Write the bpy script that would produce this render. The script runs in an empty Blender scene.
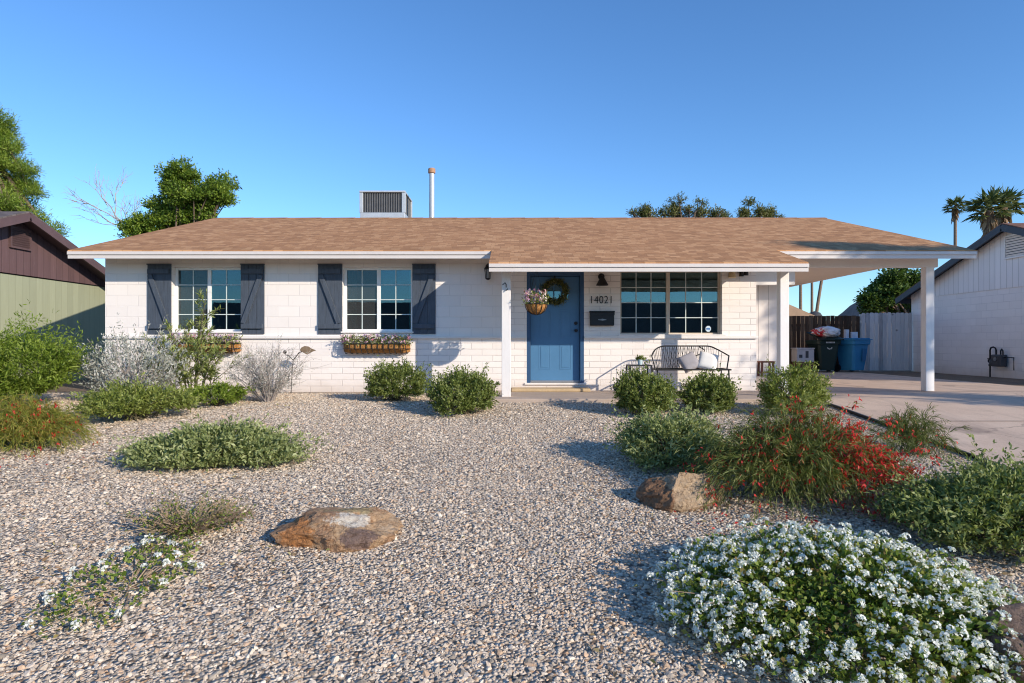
import bpy, bmesh, math, random
import numpy as np
from mathutils import Vector, noise as mnoise

random.seed(7)
rng = np.random.default_rng(7)
S = bpy.context.scene
C = S.collection

# ------------------------------------------------------------------ camera model
F, CX, HY, CAMY, CAMZ = 640.0, 514.0, 343.0, -12.07, 0.93

def g(y):
    """height of the yard: level at the house, falling towards the street"""
    d = y - CAMY
    t = min(10.4 - d, 10.8)
    return -0.085 * (math.sqrt(t * t + 0.2) + t) / 2

def spot(px, py):
    """point of the yard under a place of the photograph"""
    d = 8.0
    for _ in range(60):
        d = 0.5 * d + 0.5 * F * (CAMZ - g(d + CAMY)) / max(py - HY, 1)
    return ((px - CX) / F * d, d + CAMY)

# ------------------------------------------------------------------ scene helpers
def tag(o, label=None, cat=None, group=None, kind=None):
    if label: o['label'] = label
    if cat: o['category'] = cat
    if group: o['group'] = group
    if kind: o['kind'] = kind
    return o

def empty(name, loc=(0, 0, 0), rz=0, label=None, cat=None, group=None):
    o = bpy.data.objects.new(name, None)
    C.objects.link(o)
    o.location = loc
    o.rotation_euler = (0, 0, rz)
    o.empty_display_size = 0.2
    return tag(o, label, cat, group)

def link(name, me, m, parent=None):
    o = bpy.data.objects.new(name, me)
    if m is not None: me.materials.append(m)
    C.objects.link(o)
    if parent is not None: o.parent = parent
    return o

def copy_tree(o, parent=None):
    c = o.copy()
    C.objects.link(c)
    if parent is not None: c.parent = parent
    for ch in list(o.children): copy_tree(ch, c)
    return c

class MB:
    def __init__(s):
        s.v = []; s.f = []
    def add(s, vs, fs):
        n = len(s.v)
        s.v += [tuple(v) for v in vs]
        s.f += [tuple(i + n for i in f) for f in fs]
        return s
    def box(s, x0, x1, y0, y1, z0, z1):
        return s.add([(x0,y0,z0),(x1,y0,z0),(x1,y1,z0),(x0,y1,z0),(x0,y0,z1),(x1,y0,z1),(x1,y1,z1),(x0,y1,z1)],
                     [(3,2,1,0),(4,5,6,7),(0,1,5,4),(1,2,6,5),(2,3,7,6),(3,0,4,7)])
    def bar(s, a, b, w, h, up=(0, 0, 1)):
        """box beam from a to b, w across, h along up"""
        a = Vector(a); b = Vector(b); d = (b - a).normalized(); u = Vector(up)
        r = d.cross(u).normalized(); u = r.cross(d).normalized()
        vs = []
        for p in (a, b):
            for sr, su in ((-1,-1),(1,-1),(1,1),(-1,1)):
                vs.append(p + r * (sr * w / 2) + u * (su * h / 2))
        return s.add(vs, [(0,1,2,3),(7,6,5,4),(0,4,5,1),(1,5,6,2),(2,6,7,3),(3,7,4,0)])
    def prism(s, poly, off):
        """extrude a planar polygon by a vector"""
        n = len(poly); off = Vector(off)
        vs = [Vector(p) for p in poly] + [Vector(p) + off for p in poly]
        fs = [tuple(range(n))[::-1], tuple(range(n, 2*n))] + [(i, (i+1) % n, n + (i+1) % n, n + i) for i in range(n)]
        return s.add(vs, fs)
    def tube(s, pts, r, n=6, r1=None, cap=True):
        pts = [Vector(p) for p in pts]; m = len(pts)
        vs = []; fs = []
        ref = Vector((0.31, 0.17, 0.93))
        for i, p in enumerate(pts):
            d = (pts[min(i+1, m-1)] - pts[max(i-1, 0)])
            d = d.normalized() if d.length > 1e-9 else Vector((0, 0, 1))
            if abs(d.dot(ref)) > 0.98: q = Vector((1, 0, 0))
            else: q = ref
            a = d.cross(q).normalized(); b = d.cross(a)
            rr = r if r1 is None else r + (r1 - r) * i / max(m-1, 1)
            for k in range(n):
                t = 2 * math.pi * k / n
                vs.append(p + a * (math.cos(t) * rr) + b * (math.sin(t) * rr))
        for i in range(m-1):
            for k in range(n):
                k2 = (k+1) % n
                fs.append((i*n+k, i*n+k2, (i+1)*n+k2, (i+1)*n+k))
        if cap and n > 2:
            fs.append(tuple(range(n))[::-1]); fs.append(tuple(range((m-1)*n, m*n)))
        return s.add(vs, fs)
    def lathe(s, prof, c=(0, 0, 0), n=20, sx=1, sy=1):
        vs = []; fs = []; m = len(prof)
        for r, z in prof:
            for k in range(n):
                t = 2 * math.pi * k / n
                vs.append((c[0] + r*math.cos(t)*sx, c[1] + r*math.sin(t)*sy, c[2] + z))
        for i in range(m-1):
            for k in range(n):
                k2 = (k+1) % n
                fs.append((i*n+k, i*n+k2, (i+1)*n+k2, (i+1)*n+k))
        fs.append(tuple(range(n))[::-1]); fs.append(tuple(range((m-1)*n, m*n)))
        return s.add(vs, fs)
    def build(s, name, m, parent=None, smooth=False, bevel=0):
        me = bpy.data.meshes.new(name)
        me.from_pydata(s.v, [], s.f)
        me.validate(); me.update()
        if smooth:
            me.polygons.foreach_set('use_smooth', [True] * len(me.polygons))
        o = link(name, me, m, parent)
        bm = bmesh.new(); bm.from_mesh(me); bmesh.ops.recalc_face_normals(bm, faces=bm.faces); bm.to_mesh(me); bm.free()
        if smooth:
            try: me.set_sharp_from_angle(angle=math.radians(40))
            except Exception: pass
        if bevel:
            md = o.modifiers.new('edge', 'BEVEL'); md.width = bevel; md.segments = 2; md.limit_method = 'ANGLE'
        return o

# ------------------------------------------------------------------ materials
class NT:
    def __init__(s, name):
        s.m = bpy.data.materials.new(name); s.m.use_nodes = True
        s.t = s.m.node_tree; s.t.nodes.clear()
        s.out = s.n('ShaderNodeOutputMaterial')
    def n(s, typ, **kw):
        nd = s.t.nodes.new(typ)
        for k, v in kw.items():
            if k.startswith('i_'):
                key = k[2:]
                key = int(key) if key.isdigit() else key.replace('_', ' ')
                nd.inputs[key].default_value = v
            else: setattr(nd, k, v)
        return nd
    def l(s, a, b): s.t.links.new(a, b)
    def ramp(s, fac, stops, interp='LINEAR'):
        r = s.n('ShaderNodeValToRGB'); r.color_ramp.interpolation = interp
        e = r.color_ramp.elements
        while len(e) < len(stops): e.new(0.5)
        for el, (p, c) in zip(e, stops):
            el.position = p; el.color = (*c, 1) if len(c) == 3 else c
        s.l(fac, r.inputs[0]); return r.outputs[0]
    def mix(s, fac, a, b, mode='MIX'):
        m = s.n('ShaderNodeMix', data_type='RGBA', blend_type=mode)
        for sock, val in ((m.inputs[0], fac), (m.inputs[6], a), (m.inputs[7], b)):
            if hasattr(val, 'links'): s.l(val, sock)
            elif isinstance(val, (int, float)): sock.default_value = val
            else: sock.default_value = (*val, 1)
        return m.outputs[2]
    def math(s, op, a, b=0.0):
        m = s.n('ShaderNodeMath', operation=op)
        for i, v in enumerate((a, b)):
            if hasattr(v, 'links'): s.l(v, m.inputs[i])
            else: m.inputs[i].default_value = v
        return m.outputs[0]
    def obj(s): return s.n('ShaderNodeTexCoord').outputs['Object']
    def noise(s, vec, scale, detail=4, rough=0.6):
        nd = s.n('ShaderNodeTexNoise', i_Scale=scale, i_Detail=detail, i_Roughness=rough)
        s.l(vec, nd.inputs['Vector']); return nd.outputs['Fac']
    def bump(s, h, strength, dist=0.01, normal=None):
        b = s.n('ShaderNodeBump', i_Strength=strength, i_Distance=dist)
        s.l(h, b.inputs['Height'])
        if normal is not None: s.l(normal, b.inputs['Normal'])
        return b.outputs[0]
    def pbr(s, col, rough=0.6, normal=None, metal=0, spec=0.5):
        p = s.n('ShaderNodeBsdfPrincipled', i_Roughness=rough if isinstance(rough, (int, float)) else 0.5, i_Metallic=metal)
        p.inputs['Specular IOR Level'].default_value = spec
        if hasattr(col, 'links'): s.l(col, p.inputs['Base Color'])
        else: p.inputs['Base Color'].default_value = (*col, 1)
        if not isinstance(rough, (int, float)): s.l(rough, p.inputs['Roughness'])
        if normal is not None: s.l(normal, p.inputs['Normal'])
        s.l(p.outputs[0], s.out.inputs[0]); return p

def sc(c, k): return tuple(min(max(x * k, 0), 1) for x in c)

def paint(name, col, rough=0.6, var=0.12, scale=6, bump=0.15, bscale=60, metal=0, dirt=0.0, spec=0.4, stretch=(1, 1, 1)):
    t = NT(name); v = t.obj()
    mp = t.n('ShaderNodeMapping'); mp.inputs['Scale'].default_value = stretch; t.l(v, mp.inputs[0]); v = mp.outputs[0]
    a = t.noise(v, scale); b = t.noise(v, scale * 7, 3)
    f = t.math('ADD', t.math('MULTIPLY', a, 0.65), t.math('MULTIPLY', b, 0.35))
    c = t.ramp(f, [(0.3, sc(col, 1 - var)), (0.7, sc(col, 1 + var))])
    if dirt:
        d = t.ramp(t.noise(v, scale * 0.6, 6, 0.7), [(0.5, (0, 0, 0)), (0.75, (1, 1, 1))])
        c = t.mix(t.math('MULTIPLY', d, dirt), c, sc((0.3, 0.22, 0.15), 0.8))
    r = t.math('ADD', t.math('MULTIPLY', b, 0.25), rough - 0.12)
    nm = t.bump(t.noise(v, bscale, 5), bump, 0.01) if bump else None
    t.pbr(c, r, nm, metal, spec); return t.m

def leafmat(name, cols, trans=0.3, rough=0.5):
    """per-leaf colour from the face attribute, some light through the blade"""
    t = NT(name)
    at = t.n('ShaderNodeAttribute', attribute_name='rnd')
    st = [(i / max(len(cols) - 1, 1), c) for i, c in enumerate(cols)]
    c = t.ramp(at.outputs['Fac'], st)
    p = t.n('ShaderNodeBsdfPrincipled', i_Roughness=rough); p.inputs['Specular IOR Level'].default_value = 0.35
    t.l(c, p.inputs['Base Color'])
    tr = t.n('ShaderNodeBsdfTranslucent'); t.l(t.mix(1.0, c, (1.25, 1.3, 0.8), 'MULTIPLY'), tr.inputs[0])
    mx = t.n('ShaderNodeMixShader', i_0=trans); t.l(p.outputs[0], mx.inputs[1]); t.l(tr.outputs[0], mx.inputs[2])
    t.l(mx.outputs[0], t.out.inputs[0]); return t.m

def brick_mat(name, base, w, h, joint, jcol, bumpd=0.006, jmax=0.8):
    """painted block wall: running bond laid on (x+y, z)"""
    t = NT(name); v = t.obj()
    sp = t.n('ShaderNodeSeparateXYZ'); t.l(v, sp.inputs[0])
    cb = t.n('ShaderNodeCombineXYZ'); t.l(t.math('ADD', sp.outputs[0], sp.outputs[1]), cb.inputs[0]); t.l(sp.outputs[2], cb.inputs[1])
    wob = t.noise(v, 3.0, 2)
    b = t.n('ShaderNodeTexBrick', offset=0.5, i_Scale=1.0, i_Mortar_Size=joint, i_Mortar_Smooth=0.6, i_Brick_Width=w, i_Row_Height=h)
    b.inputs['Color1'].default_value = (0, 0, 0, 1); b.inputs['Color2'].default_value = (1, 1, 1, 1); b.inputs['Mortar'].default_value = (0.5, 0.5, 0.5, 1)
    t.l(cb.outputs[0], b.inputs['Vector'])
    per = t.n('ShaderNodeSeparateColor'); t.l(b.outputs['Color'], per.inputs[0])
    f = t.math('ADD', t.math('MULTIPLY', per.outputs[0], 0.5), t.math('MULTIPLY', t.noise(v, 2.2, 5), 0.5))
    c = t.ramp(f, [(0.1, sc(base, 0.93)), (0.9, sc(base, 1.04))])
    jn = t.math('MULTIPLY', b.outputs['Fac'], t.ramp(t.noise(v, 1.3, 4), [(0.35, (0.10, 0.10, 0.10)), (0.65, (jmax, jmax, jmax))]))
    c = t.mix(jn, c, jcol)
    ms = t.n('ShaderNodeMapping'); ms.inputs['Scale'].default_value = (5, 5, 0.35); t.l(v, ms.inputs[0])
    c = t.mix(t.math('MULTIPLY', t.ramp(t.noise(ms.outputs[0], 1.6, 6, 0.7), [(0.56, (0, 0, 0)), (0.78, (1, 1, 1))]), 0.28), c, sc(base, 0.72))
    # splash dirt near the soil
    lo = t.ramp(t.math('ADD', sp.outputs[2], t.math('MULTIPLY', wob, 0.25)), [(0.10, (1, 1, 1)), (0.42, (0, 0, 0))])
    c = t.mix(t.math('MULTIPLY', lo, 0.45), c, (0.42, 0.33, 0.26))
    hgt = t.math('SUBTRACT', t.math('MULTIPLY', t.noise(v, 38, 5), 0.3), b.outputs['Fac'])
    hgt = t.math('ADD', hgt, t.math('MULTIPLY', per.outputs[0], 0.35))
    t.pbr(c, 0.72, t.bump(hgt, 0.55, bumpd), 0, 0.25); return t.m

def shingle_mat(name, cols, w=0.30, h=0.13, darken=0.35):
    t = NT(name); v = t.obj()
    mp = t.n('ShaderNodeMapping'); mp.inputs['Scale'].default_value = (1, 1.045, 0); t.l(v, mp.inputs[0])
    b = t.n('ShaderNodeTexBrick', offset=0.42, offset_frequency=2, squash=0.7, squash_frequency=3, i_Scale=1.0, i_Mortar_Size=0.004, i_Mortar_Smooth=0.0, i_Brick_Width=w, i_Row_Height=h)
    b.inputs['Color1'].default_value = (0, 0, 0, 1); b.inputs['Color2'].default_value = (1, 1, 1, 1); b.inputs['Mortar'].default_value = (0, 0, 0, 1)
    t.l(mp.outputs[0], b.inputs['Vector'])
    per = t.n('ShaderNodeSeparateColor'); t.l(b.outputs['Color'], per.inputs[0])
    mp2 = t.n('ShaderNodeMapping'); mp2.inputs['Scale'].default_value = (2.2, 3, 1); t.l(v, mp2.inputs[0])
    f = t.math('ADD', t.math('MULTIPLY', per.outputs[0], 0.8), t.math('MULTIPLY', t.noise(mp2.outputs[0], 2.0, 4, 0.7), 0.25))
    n = len(cols)
    c = t.ramp(f, [(0.12 + 0.76 * i / (n - 1), k) for i, k in enumerate(cols)])
    c = t.mix(0.35, c, t.ramp(t.noise(v, 160, 2), [(0.35, sc(cols[0], 0.6)), (0.65, sc(cols[-1], 1.15))]))
    c = t.mix(t.math('MULTIPLY', t.ramp(t.noise(v, 0.5, 5), [(0.4, (0, 0, 0)), (0.75, (1, 1, 1))]), 0.25), c, sc(cols[0], 0.8))
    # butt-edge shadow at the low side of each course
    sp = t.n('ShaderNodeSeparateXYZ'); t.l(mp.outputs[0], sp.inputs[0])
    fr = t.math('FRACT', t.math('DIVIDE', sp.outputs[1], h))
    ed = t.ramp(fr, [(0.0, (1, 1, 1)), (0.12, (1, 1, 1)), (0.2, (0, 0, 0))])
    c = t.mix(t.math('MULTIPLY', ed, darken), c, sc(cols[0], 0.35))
    hg = t.math('SUBTRACT', t.math('ADD', t.math('MULTIPLY', t.noise(v, 120, 2), 0.25), t.math('MULTIPLY', per.outputs[0], 0.4)), t.math('MULTIPLY', fr, 0.6))
    t.pbr(c, 0.9, t.bump(hg, 0.7, 0.012), 0, 0.2); return t.m

def siding_mat(name, col, pitch, axis=1, groove=0.06, var=0.08, streak=None, gcol=0.45):
    """vertical grooved panel siding"""
    t = NT(name); v = t.obj()
    sp = t.n('ShaderNodeSeparateXYZ'); t.l(v, sp.inputs[0])
    q = t.math('DIVIDE', sp.outputs[axis], pitch)
    fr = t.math('FRACT', q)
    gr = t.ramp(fr, [(0, (1, 1, 1)), (groove * 0.7, (1, 1, 1)), (groove, (0, 0, 0))])
    idx = t.math('FLOOR', q)
    wn = t.n('ShaderNodeTexWhiteNoise', noise_dimensions='1D'); t.l(idx, wn.inputs['W'])
    mp = t.n('ShaderNodeMapping'); mp.inputs['Scale'].default_value = (9, 9, 0.7); t.l(v, mp.inputs[0])
    st = t.noise(mp.outputs[0], 2.0, 6, 0.7)
    f = t.math('ADD', t.math('MULTIPLY', wn.outputs[0], 0.35), t.math('MULTIPLY', st, 0.65))
    c = t.ramp(f, [(0.2, sc(col, 1 - var)), (0.75, sc(col, 1 + var))])
    if streak:
        c = t.mix(t.ramp(st, [(0.60, (0, 0, 0)), (0.72, (0.65, 0.65, 0.65))]), c, streak)
    c = t.mix(t.math('MULTIPLY', gr, 0.75), c, sc(col, gcol))
    t.pbr(c, 0.75, t.bump(t.math('SUBTRACT', t.math('MULTIPLY', st, 0.2), gr), 0.6, 0.012), 0, 0.25); return t.m

MT = {}
MT['wall'] = brick_mat('painted_block', (0.87, 0.795, 0.745), 0.405, 0.203, 0.007, (0.62, 0.56, 0.53), 0.005, 0.5)
MT['wall_low'] = brick_mat('painted_slump_block', (0.87, 0.795, 0.745), 0.405, 0.116, 0.010, (0.54, 0.47, 0.44))
MT['trim'] = paint('trim_paint', (0.80, 0.75, 0.71), 0.55, 0.05, 3, 0.08, dirt=0.10)
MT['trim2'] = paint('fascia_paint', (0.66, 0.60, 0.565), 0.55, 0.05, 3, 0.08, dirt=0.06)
MT['post'] = paint('post_paint', (0.80, 0.755, 0.725), 0.55, 0.05, 3, 0.12, dirt=0.08, stretch=(3, 3, 1))
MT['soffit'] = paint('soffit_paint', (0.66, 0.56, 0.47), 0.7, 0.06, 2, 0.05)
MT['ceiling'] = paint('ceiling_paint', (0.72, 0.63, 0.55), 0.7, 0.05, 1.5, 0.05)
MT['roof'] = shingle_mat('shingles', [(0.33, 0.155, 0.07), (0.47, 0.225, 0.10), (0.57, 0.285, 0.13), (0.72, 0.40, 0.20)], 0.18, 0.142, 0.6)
MT['ridge'] = paint('ridge_shingle', (0.40, 0.215, 0.125), 0.9, 0.3, 6, 0.3)
MT['roof_grey'] = shingle_mat('grey_shingles', [(0.11, 0.085, 0.08), (0.16, 0.13, 0.12), (0.22, 0.18, 0.165)])
MT['roof_red'] = shingle_mat('red_shingles', [(0.16, 0.08, 0.055), (0.24, 0.12, 0.085), (0.30, 0.16, 0.11)])
MT['shutter'] = paint('shutter_stain', (0.066, 0.080, 0.105), 0.55, 0.35, 4, 0.25, 40, stretch=(8, 8, 1))
MT['vinyl'] = paint('white_vinyl', (0.82, 0.81, 0.79), 0.4, 0.02, 3, 0)
MT['tan_frame'] = paint('tan_frame', (0.62, 0.52, 0.42), 0.5, 0.04, 3, 0)
MT['door'] = paint('blue_door', (0.078, 0.20, 0.36), 0.42, 0.06, 3, 0.05)
MT['door_dark'] = paint('door_frame_blue', (0.032, 0.085, 0.18), 0.45, 0.06, 3, 0.05)
MT['black'] = paint('black_metal', (0.012, 0.012, 0.014), 0.45, 0.2, 10, 0.05)
MT['wire'] = paint('dark_wire', (0.022, 0.021, 0.020), 0.5, 0.2, 10, 0)
MT['numeral'] = paint('numeral_black', (0.018, 0.017, 0.017), 0.5, 0.1, 10, 0)
MT['chrome'] = paint('dull_silver', (0.35, 0.35, 0.36), 0.4, 0.1, 20, 0, metal=0.7)
MT['concrete'] = paint('concrete', (0.47, 0.37, 0.30), 0.85, 0.12, 1.2, 0.25, 90, dirt=0.30)
MT['step'] = paint('tan_step', (0.52, 0.38, 0.22), 0.85, 0.2, 5, 0.4, 50)
MT['footing'] = paint('grey_footing', (0.30, 0.28, 0.27), 0.85, 0.15, 3, 0.3)
MT['basket'] = None
MT['galv'] = paint('galvanised', (0.55, 0.57, 0.59), 0.45, 0.12, 4, 0.05, metal=0.35)
MT['louver'] = paint('louver_dark', (0.06, 0.06, 0.065), 0.6, 0.2, 6, 0)
MT['rust'] = paint('rust_cap', (0.42, 0.23, 0.13), 0.7, 0.3, 20, 0.1)
MT['sid_white'] = siding_mat('white_siding', (0.76, 0.69, 0.645), 0.2, 0, 0.06)
MT['sid_white_s'] = siding_mat('white_side_siding', (0.76, 0.69, 0.645), 0.2, 1, 0.06)
MT['sid_white_r'] = siding_mat('white_gable_siding', (0.80, 0.755, 0.735), 0.205, 1, 0.07)
MT['sid_purple'] = siding_mat('plum_siding', (0.135, 0.080, 0.082), 0.205, 1, 0.07, 0.18, streak=(0.22, 0.15, 0.14))
MT['sid_green'] = siding_mat('sage_siding', (0.345, 0.36, 0.245), 0.205, 1, 0.05, 0.10, streak=(0.44, 0.45, 0.33), gcol=0.75)
MT['plum'] = paint('plum_trim', (0.12, 0.072, 0.072), 0.6, 0.15, 4, 0.1)
MT['slate_trim'] = paint('slate_trim', (0.045, 0.05, 0.066), 0.6, 0.12, 4, 0.1)
MT['block_r'] = brick_mat('neighbour_block', (0.80, 0.755, 0.735), 0.405, 0.203, 0.008, (0.58, 0.55, 0.55), 0.004)
MT['teal'] = paint('curtain', (0.60, 0.82, 0.74), 0.8, 0.12, 3, 0, stretch=(14, 1, 1))
MT['cushion'] = paint('white_cushion', (0.78, 0.75, 0.71), 0.9, 0.05, 8, 0.2, 120)
MT['fence_w'] = None
MT['bark'] = paint('bark', (0.16, 0.11, 0.075), 0.9, 0.35, 8, 0.5, 30, stretch=(1, 1, 0.3))
MT['palm_bark'] = paint('palm_bark', (0.23, 0.16, 0.11), 0.9, 0.3, 4, 0.5, 14, stretch=(1, 1, 3))
MT['twig_grey'] = paint('grey_twig', (0.42, 0.36, 0.32), 0.9, 0.2, 20, 0)
MT['twig_tan'] = paint('tan_twig', (0.34, 0.25, 0.17), 0.9, 0.2, 20, 0)
MT['stem'] = paint('green_stem', (0.12, 0.10, 0.055), 0.8, 0.25, 20, 0)
MT['stem_green'] = paint('rush_stem', (0.10, 0.13, 0.035), 0.7, 0.3, 9, 0)

def glass(name, refl, dark, op=0.0, tint=(0.55, 0.75, 0.78)):
    """coated window glass: mirror-like film over a tinted pane"""
    t = NT(name)
    gl = t.n('ShaderNodeBsdfGlossy', i_Roughness=0.012); gl.inputs[0].default_value = (0.62, 0.88, 0.95, 1)
    wv = t.noise(t.obj(), 1.1, 2); t.l(t.bump(wv, 0.06, 0.02), gl.inputs['Normal'])
    tr = t.n('ShaderNodeBsdfTransparent'); tr.inputs[0].default_value = (*tint, 1)
    df = t.n('ShaderNodeBsdfDiffuse'); df.inputs[0].default_value = (*dark, 1)
    m1 = t.n('ShaderNodeMixShader', i_0=op); t.l(tr.outputs[0], m1.inputs[1]); t.l(df.outputs[0], m1.inputs[2])
    fr = t.n('ShaderNodeLayerWeight', i_Blend=0.25)
    m2 = t.n('ShaderNodeMixShader'); t.l(t.math('MINIMUM', t.math('ADD', fr.outputs['Fresnel'], refl), 0.9), m2.inputs[0])
    t.l(m1.outputs[0], m2.inputs[1]); t.l(gl.outputs[0], m2.inputs[2]); t.l(m2.outputs[0], t.out.inputs[0])
    return t.m
MT['glass'] = glass('window_glass', 0.085, (0.01, 0.015, 0.018))
MT['glass_screen'] = glass('screened_glass', 0.035, (0.075, 0.075, 0.072), 0.5)

def coir():
    t = NT('coir_liner'); v = t.obj()
    mp = t.n('ShaderNodeMapping'); mp.inputs['Scale'].default_value = (9, 9, 2); t.l(v, mp.inputs[0])
    c = t.ramp(t.noise(mp.outputs[0], 6, 5, 0.7), [(0.3, (0.16, 0.065, 0.02)), (0.5, (0.42, 0.19, 0.06)), (0.7, (0.62, 0.34, 0.13))])
    t.pbr(c, 0.95, t.bump(t.noise(v, 70, 4), 0.8, 0.02), 0, 0.1); return t.m
MT['basket'] = coir()

def fence_mat(name, cols, pitch):
    t = NT(name); v = t.obj()
    sp = t.n('ShaderNodeSeparateXYZ'); t.l(v, sp.inputs[0])
    wn = t.n('ShaderNodeTexWhiteNoise', noise_dimensions='1D'); t.l(t.math('FLOOR', t.math('DIVIDE', sp.outputs[0], pitch)), wn.inputs['W'])
    mp = t.n('ShaderNodeMapping'); mp.inputs['Scale'].default_value = (14, 14, 1.1); t.l(v, mp.inputs[0])
    st = t.noise(mp.outputs[0], 2.0, 6, 0.7)
    kn = t.n('ShaderNodeTexVoronoi', i_Scale=2.1); t.l(v, kn.inputs['Vector'])
    f = t.math('ADD', t.math('MULTIPLY', wn.outputs[0], 0.4), t.math('MULTIPLY', st, 0.6))
    c = t.ramp(f, [(0.2 + 0.5 * i / (len(cols) - 1), k) for i, k in enumerate(cols)])
    c = t.mix(t.ramp(kn.outputs['Distance'], [(0.05, (0.7, 0.7, 0.7)), (0.10, (0, 0, 0))]), c, sc(cols[0], 0.35))
    t.pbr(c, 0.85, t.bump(st, 0.4, 0.01), 0, 0.2); return t.m
MT['fence_w'] = fence_mat('whitewashed_boards', [(0.27, 0.26, 0.27), (0.50, 0.48, 0.48), (0.66, 0.64, 0.63)], 0.142)
MT['fence_d'] = fence_mat('brown_boards', [(0.028, 0.018, 0.012), (0.07, 0.043, 0.028), (0.15, 0.10, 0.065)], 0.14)

STONE = [(0.0, (0.166, 0.134, 0.102)), (0.09, (0.421, 0.262, 0.153)), (0.18, (0.589, 0.472, 0.352)), (0.34, (0.665, 0.509, 0.363)), (0.45, (0.332, 0.278, 0.224)), (0.55, (0.766, 0.627, 0.486)), (0.7, (0.565, 0.446, 0.332)), (0.81, (0.887, 0.767, 0.614)), (0.87, (0.643, 0.396, 0.23)), (0.91, (0.51, 0.429, 0.352))]

def gravel_ground():
    t = NT('gravel_bed'); v = t.obj()
    vo = t.n('ShaderNodeTexVoronoi', i_Scale=38.0, voronoi_dimensions='2D'); t.l(v, vo.inputs['Vector'])
    sep = t.n('ShaderNodeSeparateColor'); t.l(vo.outputs['Color'], sep.inputs[0])
    c = t.ramp(sep.outputs[0], STONE, 'CONSTANT')
    ed = t.ramp(vo.outputs['Distance'], [(0.30, (0, 0, 0)), (0.62, (1, 1, 1))])
    c = t.mix(t.math('MULTIPLY', ed, 0.6), c, (0.10, 0.08, 0.065))
    c = t.mix(t.math('MULTIPLY', t.ramp(t.noise(v, 0.7, 5), [(0.4, (0, 0, 0)), (0.7, (1, 1, 1))]), 0.18), c, (0.30, 0.22, 0.16))
    h = t.math('ADD', t.math('MULTIPLY', vo.outputs['Distance'], -1.0), t.math('MULTIPLY', sep.outputs[1], 0.5))
    t.pbr(c, 0.85, t.bump(h, 1.0, 0.02), 0, 0.25); return t.m

def stone_mat():
    t = NT('gravel_stone'); oi = t.n('ShaderNodeObjectInfo')
    c = t.ramp(oi.outputs['Random'], STONE, 'CONSTANT')
    c = t.mix(0.3, c, t.ramp(t.noise(t.obj(), 3, 3), [(0.3, (0.30, 0.245, 0.19)), (0.7, (0.80, 0.68, 0.54))]))
    t.pbr(c, 0.8, None, 0, 0.3); return t.m

def dirt_mat():
    t = NT('dirt'); v = t.obj()
    c = t.ramp(t.noise(v, 2.5, 8, 0.75), [(0.3, (0.15, 0.10, 0.065)), (0.5, (0.24, 0.165, 0.11)), (0.7, (0.33, 0.24, 0.165))])
    c = t.mix(0.35, c, t.ramp(t.noise(v, 40, 3), [(0.35, (0.10, 0.07, 0.045)), (0.7, (0.40, 0.31, 0.22))]))
    t.pbr(c, 0.95, t.bump(t.noise(v, 30, 5), 0.6, 0.03), 0, 0.15); return t.m

def drive_mat():
    t = NT('driveway_concrete'); v = t.obj()
    a = t.noise(v, 0.8, 6, 0.7); b = t.noise(v, 60, 3)
    c = t.ramp(a, [(0.3, (0.58, 0.41, 0.29)), (0.55, (0.72, 0.53, 0.385)), (0.75, (0.80, 0.62, 0.46))])
    c = t.mix(0.3, c, t.ramp(b, [(0.35, (0.34, 0.25, 0.20)), (0.65, (0.66, 0.51, 0.42))]))
    st = t.ramp(t.noise(v, 1.7, 5, 0.8), [(0.56, (0, 0, 0)), (0.75, (1, 1, 1))])
    c = t.mix(t.math('MULTIPLY', st, 0.35), c, (0.16, 0.12, 0.10))
    ck = t.n('ShaderNodeTexVoronoi', feature='DISTANCE_TO_EDGE', i_Scale=0.33); wv = t.n('ShaderNodeVectorMath', operation='ADD'); t.l(v, wv.inputs[0])
    nz = t.n('ShaderNodeTexNoise', i_Scale=1.8, i_Detail=6); t.l(v, nz.inputs['Vector']); sv = t.n('ShaderNodeVectorMath', operation='SCALE'); sv.inputs['Scale'].default_value = 0.7; t.l(nz.outputs['Color'], sv.inputs[0]); t.l(sv.outputs[0], wv.inputs[1]); t.l(wv.outputs[0], ck.inputs['Vector'])
    c = t.mix(t.ramp(ck.outputs['Distance'], [(0.0, (0.45, 0.45, 0.45)), (0.003, (0.3, 0.3, 0.3)), (0.007, (0, 0, 0))]), c, (0.10, 0.075, 0.06))
    mt = t.n('ShaderNodeMapping'); mt.inputs['Scale'].default_value = (2.6, 0.12, 1); t.l(v, mt.inputs[0])
    c = t.mix(t.math('MULTIPLY', t.ramp(t.noise(mt.outputs[0], 1.0, 5, 0.6), [(0.52, (0, 0, 0)), (0.68, (1, 1, 1))]), 0.30), c, (0.24, 0.18, 0.15))
    oil = t.ramp(t.noise(v, 0.95, 3, 0.5), [(0.63, (0, 0, 0)), (0.70, (1, 1, 1))])
    c = t.mix(t.math('MULTIPLY', oil, 0.45), c, (0.13, 0.10, 0.085))
    t.pbr(c, 0.85, t.bump(b, 0.25, 0.01), 0, 0.25); return t.m

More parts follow.
